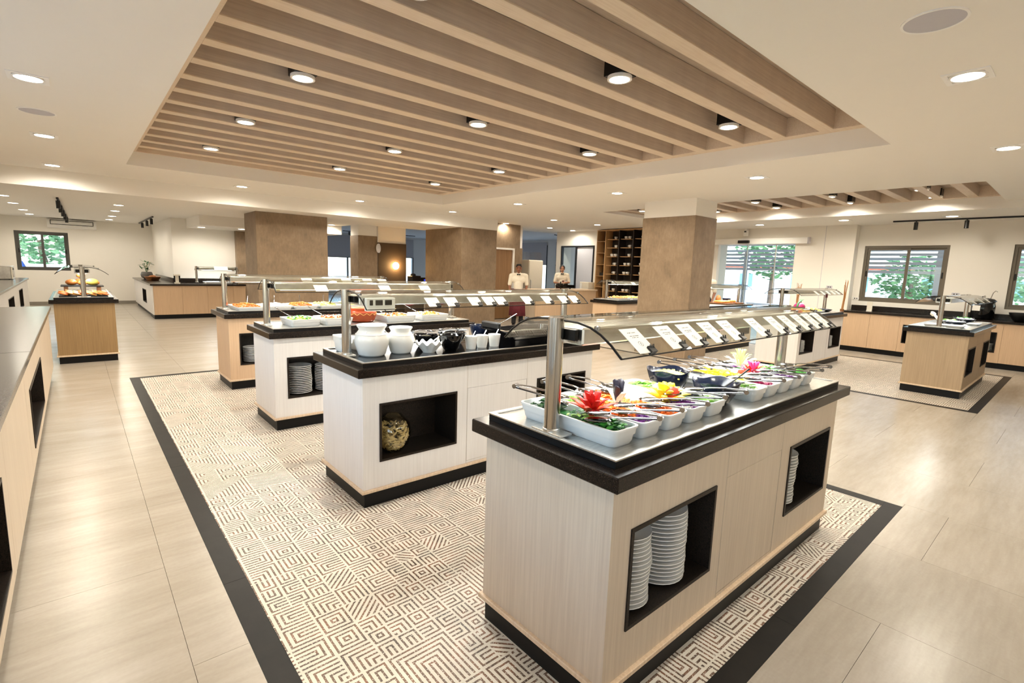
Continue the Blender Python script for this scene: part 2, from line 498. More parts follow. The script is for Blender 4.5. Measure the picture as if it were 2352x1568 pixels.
for (x0, y0, x1, y1) in (C1, C2):
    for (a, b, c, d, ax) in ((x0, y0, x1, y0 + BW, 0), (x0, y1 - BW, x1, y1, 0), (x0, y0 + BW, x0 + BW, y1 - BW, 1), (x1 - BW, y0 + BW, x1, y1 - BW, 1)):
        L = (c - a) if ax == 0 else (d - b); n = max(1, round(L / 1.58)); 
        for k in range(n):
            if ax == 0: B().box(a + L * k / n + G, b + G / 2, -.02, a + L * (k + 1) / n - G, d - G / 2, 0).obj('border_tile', 'border_tile', floor, fix=False)
            else: B().box(a + G / 2, b + L * k / n + G, -.02, c - G / 2, b + L * (k + 1) / n - G, 0).obj('border_tile', 'border_tile', floor, fix=False)
    nx, ny = 6, 12
    ax0, ay0, ax1, ay1 = x0 + BW, y0 + BW, x1 - BW, y1 - BW
    for i in range(nx):
        for j in range(ny):
            B().box(ax0 + (ax1 - ax0) * i / nx + G / 3, ay0 + (ay1 - ay0) * j / ny + G / 3, -.02, ax0 + (ax1 - ax0) * (i + 1) / nx - G / 3, ay0 + (ay1 - ay0) * (j + 1) / ny - G / 3, 0).obj('patterned_tile', 'maze_tile', floor, fix=False)

# ---- ceiling
ceil = thing('ceiling', 'white stepped plaster ceiling with slatted timber recesses', None); ceil['kind'] = 'structure'
def slab(x0, y0, x1, y1, z, t=.12, name='ceiling_panel', mat='paint_ceiling'): return B().box(x0, y0, z, x1, y1, z + t).obj(name, mat, ceil, fix=False)
XL, YB = -1.75, -3.5
slab(XL, YB, TX0, 11.15, ZC); slab(TX1, YB, 9.05, 11.15, ZC); slab(TX0, YB, TX1, TY0, ZC); slab(TX0, TY1, TX1, 11.15, ZC)
slab(XL, 11.15, 9.03, 13.2, Z2, .5, 'lowered_ceiling'); slab(XL, 13.2, 5.85, 20.6, Z2, .5, 'lowered_ceiling')
slab(9.03, UY1, 13.6, 13.2, ZC, .14); slab(9.05, YB, UX1, UY0, ZC, .14)
slab(UX1, YB, 13.6, UY1, ZR, .45, 'lowered_ceiling')
slab(5.85, 13.2, 18.2, 24.7, 3.0, .12, 'ceiling_panel', 'paint_cool'); slab(13.6, 12.5, 18.2, 13.2, 3.0, .12, 'ceiling_panel', 'paint_cool')
slab(2.35, 14.3, 5.85, 16.2, 2.33, .24, 'soffit')
# roof deck that closes the recesses from above
B().box(XL, YB, 3.36, 18.4, 24.8, 3.45).obj('roof_deck', 'black_plinth', ceil)
def recess(x0, y0, x1, y1, z0, zs, pitch, first, fw, depth, far_drop=None, t=.12):
    T = .05
    B().box(x0 - T, y0, z0 + t, x0, y1, zs + depth).obj('fascia', 'paint_ceiling', ceil)
    B().box(x1, y0, (z0 if not far_drop else far_drop + .33) + t, x1 + T, y1, zs + depth).obj('fascia', 'paint_ceiling', ceil) if not far_drop else None
    B().box(x0 - T, y0 - T, z0 + t, x1 + (0 if far_drop else T), y0, zs + depth).obj('fascia', 'paint_ceiling', ceil)
    B().box(x0 - T, y1, z0 + t, x1 + (0 if far_drop else T), y1 + T, zs + depth).obj('fascia', 'paint_ceiling', ceil)
    B().box(x0, y0, zs + depth, x1, y1, zs + depth + .02).obj('backing_board', 'slat_shaded', ceil)
    for r in ((x0, y0, x0 + fw, y1), (x1 - fw, y0, x1, y1), (x0 + fw, y0, x1 - fw, y0 + fw * .5), (x0 + fw, y1 - fw * .3, x1 - fw, y1)):
        B().box(r[0], r[1], zs, r[2], r[3], zs + depth, .002).obj('slat_frame', 'slat_wood', ceil)
    y = first
    while y < y1 - .12:
        if y - .065 > y0 + fw * .5:
            sl_ = B().box(x0 + fw, y - .065, zs + .012, x1 - fw, y + .065, zs + depth - .004).obj('slat', 'slat_shaded', ceil)
            B().box(x0 + fw, y - .0655, zs, x1 - fw, y + .0655, zs + .012, .002).obj('underside_lit', 'slat_wood', sl_)  # paler strip paints the floor-bounce light on the slat underside
        y += pitch
recess(TX0, TY0, TX1, TY1, ZC, ZS, .465, 1.58 + .465, .13, .20)
recess(UX0, UY0, UX1, UY1, ZC, 2.92, .44, 1.50, .10, .17, ZR, .14)

# ---- walls
def wall(name, *boxes, mat='paint_wall'):
    b = B()
    for q in boxes: b.box(*q)
    return struct(b.obj(name, mat))
H = 3.3
WY = 20.5
lw = B().panel('y', WY, WY + .25, XL - .2, 2.0, -.1, H, [(-1.26, -.09, 1.03, 2.16)]); struct(lw.obj('wall_left', 'paint_wall'))
ADDED_WIN = ((-2.6, -.9), (-.4, 1.3), (1.8, 3.5), (4.0, 5.7))  # unseen windows added to admit daylight suggested by neutral tones near camera
sd_ = B().panel('x', XL - .2, XL, YB - .2, WY, -.1, H, [(a, b, 1.0, 2.3) for a, b in ADDED_WIN]); struct(sd_.obj('wall_side', 'paint_wall'))
wall('wall_back', (XL - .2, YB - .2, -.1, 13.6, YB, H))
wall('wall_corner', (2.0, 16.2, -.1, 5.85, WY + .25, H))
rw = B().panel('x', 13.3, 13.55, YB, 3.60, -.1, H, [(2.02, 3.47, 1.07, 2.28), (-.35, 1.10, 1.07, 2.28)]); struct(rw.obj('wall_right', 'paint_wall'))
rw = B().panel('x', 13.05, 13.55, 3.60, 12.75, -.1, H, [(4.82, 6.73, -.1, 2.34), (11.0, 12.5, .80, 2.38)]); struct(rw.obj('wall_entrance', 'paint_wall'))
wall('wall_far_side', (13.3, 12.75, -.1, 18.2, 12.95, H), mat='paint_cool')
fw_ = B().panel('y', 24.6, 24.85, 4.5, 18.2, -.1, H, [(6.5, 8.0, .5, 2.75), (8.3, 12.4, .5, 2.75), (12.7, 14.05, .3, 2.75), (14.9, 17.9, .3, 2.75)]); struct(fw_.obj('wall_far', 'paint_cool'))
fw_ = B().panel('x', 18.0, 18.25, 12.75, 24.85, -.1, H, [(13.6, 17.6, .4, 2.75), (18.2, 22.0, .4, 2.75)]); struct(fw_.obj('wall_far_right', 'paint_cool'))
struct(B().box(-1.7, WY - .015, 0, 2.0, WY, .10, .003).obj('baseboard_left', 'baseboard_tile'))
struct(B().box(13.035, 3.62, 0, 13.05, 4.80, .09, .003).obj('baseboard_entrance', 'baseboard_tile'))
# brown service wall with the door (behind the waiter)
sw = B().panel('y', 11.75, 12.0, 9.05, 10.42, -.1, 2.86, [(9.35, 10.16, 0, 2.10)]); struct(sw.obj('wall_service', 'plaster_brown'))
door = thing('door_1', 'light brown wooden service door in white frame', None); door['kind'] = 'structure'
B().box(9.36, 11.80, .01, 10.15, 11.84, 2.09, .003).obj('door_leaf', 'door_wood', door)
fr = B().panel('y', 11.735, 11.85, 9.32, 10.20, 0, 2.14, [(9.36, 10.15, -1, 2.09)]); fr.obj('door_frame', 'white_plastic', door)
B().tube([(10.06, 11.79, 1.02), (10.06, 11.74, 1.02), (9.96, 11.74, 1.02)], .009).obj('door_handle', 'steel', door, smooth=40)

# columns
def column(x0, y0, x1, y1, ztop, zbrown, name='column', mat='plaster_brown', label=None, cap='paint_ceiling'):
    c = thing(name, label, None); c['kind'] = 'structure'
    B().box(x0, y0, 0, x1, y1, zbrown, .006).obj('column_cladding', mat, c)
    if ztop > zbrown + .01: B().box(x0 + .015, y0 + .015, zbrown, x1 - .015, y1 - .015, ztop).obj('column_head', cap, c)
    return c
column(8.24, 4.71, 8.99, 5.80, ZC, 2.552, label='wide brown plastered column with white head beside the salad island')
column(3.00, 11.93, 4.54, 12.88, Z2, Z2, label='broad brown plastered column behind the hot food island')
column(7.83, 11.16, 9.02, 13.0, Z2, Z2, label='broad brown plastered column beside the service door')
column(3.50, 16.0, 4.4, 17.1, Z2, Z2, label='narrow brown plastered column beside the white corner wall')
column(5.84, 13.17, 6.40, 13.70, Z2, 2.29, label='slim brown column with white head at edge of dining room')
column(7.06, 14.5, 8.03, 15.4, 3.0, 2.19, mat='plaster_dark', label='dark brown column carrying a round glowing wall lamp')
column(10.42, 12.1, 10.85, 12.5, ZC, 2.18, label='slim column behind the white tall cabinet')

# windows
def window_y(n, x0, x1, z0, z1, y, mid, mat, label, kind='glass_window'):
    w = thing('window_%d' % n, label, None); w['kind'] = 'structure'
    f = .05
    B().panel('y', y - .03, y + .07, x0, x1, z0, z1, [(x0 + f, x1 - f, z0 + f, z1 - f)]).obj('window_frame', mat, w)
    for (a, b, dy) in ((x0 + f - .005, mid + .03, .0), (mid - .03, x1 - f + .005, .03)):
        s_ = B().panel('y', y - .01 + dy, y + .018 + dy, a, b, z0 + f - .01, z1 - f + .01, [(a + .055, b - .055, z0 + f + .045, z1 - f - .045)]).obj('sash', mat, w)
        B().box(a + .05, y + .001 + dy, z0 + f + .04, b - .05, y + .007 + dy, z1 - f - .04).obj('pane', kind, s_)
        h = B().box((a + .028 if dy == 0 else b - .028) - .012, y - .03 + dy, (z0 + z1) / 2 - .06, (a + .028 if dy == 0 else b - .028) + .012, y - .011 + dy, (z0 + z1) / 2 + .06, .004).obj('sash_handle', 'black', s_)
    B().box(x0 - .03, y - .055, z0 - .03, x1 + .03, y + .02, z0, .004).obj('window_sill', 'paint_wall', w)
    return w
def rot_y2x(o, x, y0):
    """turn a window built in the y-plane at origin into the x-plane"""
    o.location = (x, y0, 0); o.rotation_euler = (0, 0, -PI / 2)
window_y(1, -1.26, -.09, 1.03, 2.16, WY + .06, -.67, 'aluminium_grey', 'two-sash grey aluminium window in the end wall under the air conditioner')
w = window_y(2, 0, 1.45, 1.07, 2.28, 0, .78, 'aluminium_brown', 'two-sash brown aluminium window above the long base cabinets'); rot_y2x(w, 13.36, 3.47)
w = window_y(3, 0, 1.45, 1.07, 2.28, 0, .72, 'aluminium_brown', 'second brown aluminium window, beside the black soup kettle'); rot_y2x(w, 13.36, 1.10)
w = thing('window_4', 'dark framed window with pale blue roller blind next to cup shelf', None); w['kind'] = 'structure'
B().panel('x', 13.03, 13.12, 11.0, 12.5, .80, 2.38, [(11.05, 11.78, .85, 2.33), (11.83, 12.45, .85, 2.33)]).obj('window_frame', 'frame_dark', w)
B().box(13.08, 11.05, .85, 13.09, 11.78, 2.33).obj('roller_blind', 'blind_pale', w)
B().box(13.08, 11.83, .85, 13.086, 12.45, 2.33).obj('pane', 'glass_window', w)
n = 5
for (a, b, z0, z1, bz) in ((6.5, 8.0, .5, 2.75, 1.84), (8.3, 12.4, .5, 2.75, 1.84), (12.7, 14.05, .3, 2.75, 1.95), (14.9, 17.9, .3, 2.75, 2.0)):
    w = thing('window_%d' % n, 'tall dining room window with blue-grey blind, bay %d along the far wall' % (n - 4), None); w['kind'] = 'structure'; n += 1
    B().panel('y', 24.58, 24.68, a, b, z0, z1, [(a + .05, (a + b) / 2 - .03, z0 + .05, z1 - .05), ((a + b) / 2 + .03, b - .05, z0 + .05, z1 - .05)]).obj('window_frame', 'frame_dark', w)
    B().box(a + .05, 24.64, z0 + .05, (a + b) / 2 - .03, 24.646, z1 - .05).obj('pane', 'glass_window', w); B().box((a + b) / 2 + .03, 24.64, z0 + .05, b - .05, 24.646, z1 - .05).obj('pane', 'glass_window', w)
    bl = B().box(a + .02, 24.55, bz, b - .02, 24.56, 2.9).obj('roller_blind', 'blind_blue', w); B().box(a + .02, 24.545, bz - .03, b - .02, 24.565, bz).obj('bottom_bar', 'frame_dark', bl)
for (a, b) in ((13.6, 17.6), (18.2, 22.0)):
    w = thing('window_%d' % n, 'tall window with blue-grey blind in dining room side wall, bay %d' % (n - 8), None); w['kind'] = 'structure'; n += 1
    B().panel('x', 17.98, 18.08, a, b, .4, 2.75, [(a + .05, (a + b) / 2 - .03, .45, 2.70), ((a + b) / 2 + .03, b - .05, .45, 2.70)]).obj('window_frame', 'frame_dark', w)
    B().box(18.03, a + .05, .45, 18.036, (a + b) / 2 - .03, 2.70).obj('pane', 'glass_window', w); B().box(18.03, (a + b) / 2 + .03, .45, 18.036, b - .05, 2.70).obj('pane', 'glass_window', w)
    bl = B().box(17.95, a + .02, 1.80, 17.96, b - .02, 2.9).obj('roller_blind', 'blind_blue', w); B().box(17.945, a + .02, 1.77, 17.965, b - .02, 1.80).obj('bottom_bar', 'frame_dark', bl)

# sliding entrance doors
d2 = thing('door_2', 'frameless sliding glass entrance doors in the side wall', None); d2['kind'] = 'structure'
for (a, b, x) in ((4.84, 5.30, 13.16), (5.27, 6.02, 13.12), (5.99, 6.72, 13.16)):
    g = B().box(x, a, .01, x + .012, b, 2.33).obj('glass_leaf', 'glass_window', d2)
    B().box(x - .004, a, .01, x + .016, a + .022, 2.33).obj('edge_profile', 'steel_flat', g)
B().box(12.93, 4.53, 2.335, 13.05, 6.80, 2.475, .006).obj('track_cover', 'white_plastic', d2)
B().box(12.925, 4.50, 2.33, 13.05, 4.53, 2.48, .004).obj('track_end_cap', 'grey_plastic', d2)
B().box(12.86, 5.86, 2.36, 12.93, 6.14, 2.43, .008).obj('motion_sensor', 'black', d2)
cm = thing('security_camera', 'small white box camera mounted above the sliding glass doors', 'camera', (12.95, 5.99, 2.48))
B().box(-.05, -.05, .06, .05, .04, .19, .006).obj('housing', 'white_plastic', cm); B().box(-.02, -.02, .19, .10, .02, .25).obj('bracket', 'white_plastic', cm); B().box(-.055, -.03, .15, -.049, .02, .185).obj('lens_window', 'black', cm)
# wall joint lines and pilaster
B().box(13.046, 4.196, .1, 13.0505, 4.204, 2.73).obj('wall_joint', 'grey_plastic')['kind'] = 'structure'

for k, (a, b) in enumerate(ADDED_WIN):
    w = window_y(11 + k, 0, b - a, 1.0, 2.3, 0, (b - a) / 2, 'aluminium_brown', 'unseen brown aluminium window added above the side counter for daylight, bay %d' % (k + 1)); w.location = (XL - .06, a, 0); w.rotation_euler = (0, 0, PI / 2)
# ---------------------------------------------------------------- ceiling lamps
_ld = {}
def spot_data(power, size):
    k = (power, size)
    if k not in _ld:
        L = bpy.data.lights.new('lamp_beam', 'SPOT'); L.energy = power; L.color = LAMP; L.spot_size = math.radians(size); L.spot_blend = .5; L.shadow_soft_size = .06
        _ld[k] = L
    return _ld[k]
_proto = {}
def downlight(x, y, z, label, group, power, kind='square', size=172):
    key = kind
    if key not in _proto:
        t = thing('ceiling_downlight', label, 'ceiling lamp', (x, y, z), 0, group)
        if kind == 'square':
            B().panel('y', -.006, .004, -.120, .120, -.120, .120, [(-.090, .090, -.090, .090)]).xf(Matrix.Rotation(PI / 2, 4, 'X')).obj('trim_plate', 'white_plastic', t, (0, 0, -.001))
            B().lathe([(.100, -.009), (.100, -.002), (.088, .02), (.082, .02), (.084, -.009)], 0, 0, 24, ring_=True).obj('trim_ring', 'white_plastic', t, smooth=50)
            B().lathe([(0, -.004), (.082, -.004), (.082, .004), (0, .004)], 0, 0, 24).obj('lamp_disc', 'lamp_glow', t)
        elif kind == 'round':
            B().lathe([(.098, -.008), (.098, 0), (.082, 0), (.082, -.008)], 0, 0, 24, ring_=True).obj('trim_ring', 'white_plastic', t, smooth=50)
            B().lathe([(0, -.004), (.0825, -.004), (.0825, .002), (0, .002)], 0, 0, 24).obj('lamp_disc', 'lamp_glow', t)
        else:       # can lamp hung between two slats
            B().box(-.09, -.09, .02, .09, .09, .135).obj('lamp_box', 'dark_metal', t)
            B().lathe([(.098, -.004), (.098, .02), (.080, .02), (.080, -.004)], 0, 0, 24, ring_=True).obj('trim_ring', 'white_plastic', t, smooth=50)
            B().lathe([(0, 0), (.0805, 0), (.0805, .006), (0, .006)], 0, 0, 24).obj('lamp_disc', 'lamp_glow', t)
        _proto[key] = t
    else:
        t = copy_tree(_proto[key], None, (x, y, z), 0, label, group)
        for ch in list(t.children):
            if ch.type == 'LIGHT': bpy.data.objects.remove(ch)
    l = bpy.data.objects.new('lamp_beam', spot_data(power, size)); COL.objects.link(l); l.parent = t; l.location = (0, 0, -.03)
    return t
for x in (1.57, 3.42, 5.26):
    for y in (2.72, 4.61, 6.50, 8.40):
        downlight(x, y, ZS + .005, 'round can lamp hung between the timber slats of the large ceiling recess', 'lamps between the slats of large recess', P_SLAT, 'can', 165)
for (x, y) in ((-.17, 3.0), (-.17, 5.55), (-.16, 8.04), (-.15, 10.56), (4.45, .72), (6.98, .74), (1.9, .72), (7.04, 3.18), (7.03, 5.50), (6.99, 7.99), (7.04, 10.44), (4.69, 10.47), (2.41, 10.42), (2.0, -1.6), (6.0, -1.6)):  # first position is an added lamp, out of view, brightening the near aisle
    downlight(x, y, ZC, 'bright downlight with square white trim in the plain ceiling around the large slatted recess', 'square downlights around large recess', P_DOWN)
for (x, y) in ((-.92, 13.5), (-.90, 15.3), (-.86, 17.4), (-.83, 19.1), (.78, 13.5), (.81, 15.3), (.85, 17.4), (.86, 19.1)):
    downlight(x, y, Z2, 'round downlight in the lowered ceiling towards the air conditioner', 'downlights towards the air conditioner', P_FAR, 'round')
for (x, y) in ((2.55, 15.3), (3.4, 14.9), (4.6, 14.9)):
    downlight(x, y, 2.33, 'round downlight in the soffit before the white corner wall', 'downlights in corner soffit', 14, 'round')
downlight(5.47, 14.07, Z2, 'single round downlight beside the slim white-headed column', 'downlight at dining room edge', P_FAR, 'round')
for (x, y) in ((9.75, 11.65), (9.76, 9.68), (11.48, 11.55), (11.38, 9.54), (12.6, 11.6)):
    downlight(x, y, ZC, 'round downlight in the ceiling over the bar counter', 'downlights over the bar', P_FAR, 'round')
for (x, y) in ((12.16, 5.32), (11.95, 3.55), (12.1, 1.88), (12.1, -.4)):
    downlight(x, y, ZR, 'square trimmed downlight in lowered strip beside the window wall', 'downlights beside window wall', P_FAR)
for x in (9.93, 10.9):
    for y in (1.95, 3.21, 4.49, 5.76, 7.0):
        downlight(x, y, 2.925, 'round can lamp between the slats of the smaller recess by the windows', 'lamps between the slats of small recess', P_FAR, 'can', 165)
# dining room lamps are daylight only
# ---- ceiling speakers
for (x, y, r, lb) in ((3.42, .72, .14, 'large round grey ceiling speaker beside a square trimmed downlight'), (-.17, 6.77, .14, 'round grey ceiling speaker between two downlights over the side aisle')):
    sp_ = thing('ceiling_speaker', lb, 'speaker', (x, y, ZC))
    B().lathe([(r, -.006), (r, 0), (r - .012, 0), (r - .012, -.006)], 0, 0, 40, ring_=True).obj('rim', 'white_plastic', sp_, smooth=50)
    B().lathe([(0, -.004), (r - .011, -.004), (r - .011, 0), (0, 0)], 0, 0, 40).obj('grille', 'grey_plastic', sp_)
# ---- track lights
def track(p0, p1, z, spots, label, lit=None):
    p0, p1 = Vector((*p0, 0)), Vector((*p1, 0)); d = p1 - p0; L = d.length; a = math.atan2(d.y, d.x)
    t = thing('track_light', label, 'track light', (p0.x, p0.y, z), a)
    B().box(0, -.018, -.03, L, .018, 0, .002).obj('rail', 'black', t)
    for s_ in spots:
        h = B().cyl(L * s_, 0, -.19, -.045, .034, 16).obj('spot_head', 'black', t, smooth=50)
        B().cyl(L * s_, 0, -.05, -.03, .012, 10).obj('swivel', 'black', h)
    return t
track((-.16, 12.9), (-.06, 20.1), Z2, (.03, .2, .4, .6, .8), 'long black track with spot heads running towards the air conditioner')
track((1.62, 16.2), (1.62, 19.8), Z2, (.1, .4, .75), 'short black track with three spots beside the corner wall')
track((12.55, 2.85), (12.55, -.9), ZR, (.10, .30, .6, .9), 'long black track with spots in front of the window wall')
track((9.3, 22.6), (13.0, 22.6), 3.0, (.08, .30, .5, .8), 'black track with spots at the dining room ceiling')
track((13.3, 20.0), (16.4, 20.0), 3.0, (.15, .55, .85), 'black track crossing the dining room ceiling fan')
track((14.2, 13.6), (16.6, 14.6), 3.0, (.15, .7), 'upper black track in the dining room beside the bar window')
track((15.2, 15.0), (17.4, 15.9), 3.0, (.2, .7), 'lower black track in the dining room beside the bar window')
# ---- air conditioner
ac = thing('air_conditioner', 'long white wall air conditioner above the end wall window', 'air conditioner', (.03, WY, 2.28))
sec = [(0, 0), (-.15, .02), (-.20, .07), (-.215, .14), (-.20, .22), (-.16, .27), (0, .27)]
B().prism(sec, 'x', -.56, .56).obj('casing', 'white_plastic', ac, smooth=35)
B().panel('y', -.222, -.212, -.49, .49, .105, .235, [(-.475, .475, .12, .22)]).obj('intake_frame', 'black', ac)
B().box(-.50, -.19, .025, .50, -.165, .05, .004).obj('air_flap', 'white_plastic', ac, (0, 0, .0))
B().box(.22, -.218, .085, .36, -.214, .092).obj('name_strip', 'grey_plastic', ac)
# ---- round wall lamp on the dark column, and the small disc on the slim column
wl = thing('wall_lamp', 'round wall lamp glowing amber on the dark brown column', 'wall lamp', (7.66, 14.5, 1.50))
B().lathe([(0, 0), (.11, 0), (.11, .012), (0, .02)], 0, 0, 32).xf(Matrix.Rotation(PI / 2, 4, 'X')).obj('lamp_plate', 'amber_glow', wl, smooth=50)
B().ball(0, -.05, 0, .02).obj('centre_knob', 'black', wl, smooth=60)
L = bpy.data.lights.new('wall_lamp_light', 'POINT'); L.energy = 14; L.color = (1, .62, .25); L.shadow_soft_size = .09
l = bpy.data.objects.new('wall_lamp_light', L); COL.objects.link(l); l.parent = wl; l.location = (0, -.12, 0)
wd = thing('wall_disc', 'small white oval wall lamp on the side of slim column', 'wall lamp', (6.43, 13.3, 1.97), 0)
B().lathe([(0, 0), (.13, 0), (.12, .03), (0, .045)], 0, 0, 28).xf(Matrix.Rotation(-PI / 2, 4, 'X')).obj('shade', 'white_plastic', wd, (0, -.15, 0), (0, 0, .7), smooth=50)
B().box(-.03, -.15, -.02, .01, -.10, .02).obj('bracket', 'white_plastic', wd)
# ceiling fan in the dining room
fn = thing('ceiling_fan', 'slim ceiling fan hanging in the dining room', 'ceiling fan', (13.8, 21.5, 3.0))
B().cyl(0, 0, -.55, 0, .014, 10).obj('rod', 'steel', fn); B().lathe([(0, -.66), (.08, -.65), (.10, -.6), (.06, -.54), (0, -.53)], 0, 0, 20).obj('motor', 'steel', fn, smooth=50)
for k in range(3): B().box(.08, -.05, -.60, .72, .05, -.592).xf(Matrix.Rotation(k * 2 * PI / 3 + .4, 4, 'Z')).obj('blade', 'grey_plastic', fn)
# ---------------------------------------------------------------- buffet islands
IL, IW = 2.221, .753
NICH = ((.155, .740), (1.510, 2.090)); NZ = (.285, .665)
def niche(parent, x0, x1, z0, z1, y, depth, sgn=1):
    """open stone box set into a front; sgn = +1 goes towards +y"""
    t = .014; b = B(); y1 = y + sgn * depth
    yf = y - sgn * .006
    b.box(x0, yf, z0, x1, y1, z0 + t).box(x0, yf, z1 - t, x1, y1, z1).box(x0, yf, z0 + t, x0 + t, y1, z1 - t).box(x1 - t, yf, z0 + t, x1, y1, z1 - t).box(x0, y1 - sgn * t, z0, x1, y1, z1)
    return b.obj('niche', 'granite_rough', parent)
def cabinet(loc, rz, wood_, label, niches=NICH, name='buffet_cabinet', L=IL, Wd=IW):
    c = thing(name, label, 'counter', loc, rz, 'buffet islands')
    bi, pi_ = .047, .055
    B().box(pi_, pi_, 0, L - pi_, Wd - pi_, .098).obj('plinth', 'black_plinth', c)
    B().box(bi - .016, bi - .016, .098, L - bi + .016, Wd - bi + .016, .119, .003).obj('ledge', 'laminate_ledge', c)
    z0, z1 = .119, .846; T = .022
    for sgn, y in ((1, bi), (-1, Wd - bi)):
        holes = [(a, b, *NZ) for a, b in niches]
        mid = (.83, 1.40) if L > 2 else None
        if mid: holes.append((mid[0], mid[1], .135, .675))
        B().panel('y', y, y + sgn * T, bi, L - bi, z0, z1, holes).obj('side_panel', wood_, c)
        if mid: B().box(mid[0] + .002, y, .137, mid[1] - .002, y + sgn * T, .673, .001).obj('door', wood_, c)
        for a, b in niches: niche(c, a, b, *NZ, y, .28 if len(niches) > 1 else .28, sgn)
        if mid:    # fine joints between the panels
            for xx in (mid[0] - .002, mid[1] + .002): B().box(xx - .0012, y - sgn * .0006, z0, xx + .0012, y + sgn * .001, z1).obj('panel_joint', 'grout', c)
    B().box(bi, bi + T, z0, bi + T, Wd - bi - T, z1).obj('end_panel', wood_, c)
    B().box(L - bi - T, bi + T, z0, L - bi, Wd - bi - T, z1).obj('end_panel', wood_, c)
    return c
def worktop(loc, rz, label, L=IL, Wd=IW, mat='granite'):
    o = B().box(0, 0, .846, L, Wd, .90, .004).obj('stone_worktop', mat, None, loc, (0, 0, rz)); return tag(o, label, 'worktop', 'stone tops of the islands')
def well(loc, rz, label, top='steel_flat', L=IL, Wd=IW):
    t = thing('serving_well', label, 'serving plate', loc, rz, 'serving plates on the islands')
    a = .05
    B().panel('y', -.9255, -.9005, a + .002, L - a - .002, a + .002, Wd - a - .002, [(a + .02, L - a - .02, a + .02, Wd - a - .02)]).xf(Matrix(((1, 0, 0, 0), (0, 0, 1, 0), (0, -1, 0, 0), (0, 0, 0, 1)))).obj('skirt', 'dark_metal', t)
    B().panel('y', -.9305, -.9255, a, L - a, a, Wd - a, [(a + .022, L - a - .022, a + .022, Wd - a - .022)]).xf(Matrix(((1, 0, 0, 0), (0, 0, 1, 0), (0, -1, 0, 0), (0, 0, 0, 1)))).obj('rim', 'steel_flat', t)
    B().box(a + .022, a + .022, .902, L - a - .022, Wd - a - .022, .924).obj('plate', top, t)
    return t
GP = [(.035, 1.347), (.10, 1.345), (.155, 1.334), (.20, 1.315), (.245, 1.286), (.29, 1.247)]
_guard = {}
def guard(loc, rz, label, L=IL, Wd=IW, heat=True):
    key = (L, heat)
    if key in _guard:
        g = copy_tree(_guard[key], None, loc, rz, label); return g
    g = thing('sneeze_guard', label, 'sneeze guard', loc, rz, 'glass sneeze guards with steel posts')
    yc = Wd / 2
    for x in (.088, L - .088):
        p = B().lathe([(.0295, .938), (.0295, 1.355)], x, yc, 28).obj('post', 'steel', g, smooth=40)
        B().lathe([(.033, .936), (.033, .946), (.030, .948)], x, yc, 28).obj('collar', 'steel_flat', p, smooth=40)
        B().box(x - .032, yc - .075, .9305, x + .032, yc + .075, .938, .001).obj('base_plate', 'steel_flat', p)
    if heat:
        hb = B().box(.14, yc - .085, 1.258, L - .14, yc + .085, 1.322, .006).obj('lamp_housing', 'steel_flat', g)
        for x in (.139, L - .139):
            for k in range(5): B().box(x - .0015, yc - .06 + k * .026, 1.272, x + .0015, yc - .05 + k * .026, 1.308).obj('vent_slot', 'black', hb)
        B().box(.2, yc - .05, 1.2555, L - .2, yc + .05, 1.2585).obj('light_strip', 'heat_glow', hb)
        for x in (.112, L - .132): B().box(x, yc - .07, 1.275, x + .02, yc + .07, 1.315, .002).obj('bracket', 'dark_metal', g)
    else:
        B().box(.12, yc - .02, 1.318, L - .12, yc + .02, 1.342, .003).obj('top_rail', 'steel_flat', g)
    for s_ in (1, -1):
        prof = [(yc - s_ * y, z) for y, z in GP]
        q = B().sheet(prof, .095, L - .095, .007).obj('glass_panel', 'glass_guard', g, smooth=60)
        for x in (.094, L - .094): B().tube([(x, y, z) for y, z in prof], .0042, 6).obj('edge_strip', 'dark_metal', q)
        B().tube([(.094, *prof[-1]), (L - .094, *prof[-1])], .0028, 6).obj('lower_edge', 'dark_metal', q)
        for x in (.105, L - .105): B().lathe([(.010, 0), (.010, .012), (0, .014)], 0, 0, 12).obj('glass_stud', 'chrome', q, (x, yc - s_ * .175, 1.328))
    if heat:
        L_ = bpy.data.lights.new('guard_light', 'AREA'); L_.shape = 'RECTANGLE'; L_.size = L - .5; L_.size_y = .10; L_.energy = 2.2; L_.color = (.78, .90, 1.0)
        l = bpy.data.objects.new('guard_light', L_); COL.objects.link(l); l.parent = g; l.location = (L / 2, yc, 1.25)
    _guard[key] = g
    return g
ISL = {}
def island(key, x0, y0, rz, wood_, what, top='steel_flat', niches=NICH):
    ISL[key] = (x0, y0, rz)
    cabinet((x0, y0, 0), rz, wood_, what[0], niches); worktop((x0, y0, 0), rz, what[1]); well((x0, y0, 0), rz, what[2], top); guard((x0, y0, 0), rz, what[3])
def at(key, x, y, z=.9):
    x0, y0, rz = ISL[key]; c, s = math.cos(rz), math.sin(rz)
    return (x0 + c * x - s * y, y0 + s * x + c * y, z)
def names(n, extra): return ('%s buffet island with black plinth%s' % (n, extra), 'dark granite worktop of the %s island' % n, 'steel serving plate on the %s island' % n, 'curved glass sneeze guard with steel posts on the %s island' % n)
island('A', 1.207, .874, 0, 'laminate_tan', ('tan laminate salad island with plate niches and black plinth', 'dark granite worktop of the salad island', 'polished steel serving plate under the salad pans', 'curved glass sneeze guard with steel posts over the salad pans'))
island('B', 1.223, 2.776, 0, 'laminate_pale', ('pale-lit laminate island with a round glass jar in its niche', 'dark granite worktop under the two white ceramic jars', 'glossy black serving plate under the white ceramic jars', 'curved glass sneeze guard over the white ceramic jars'), 'black_gloss')
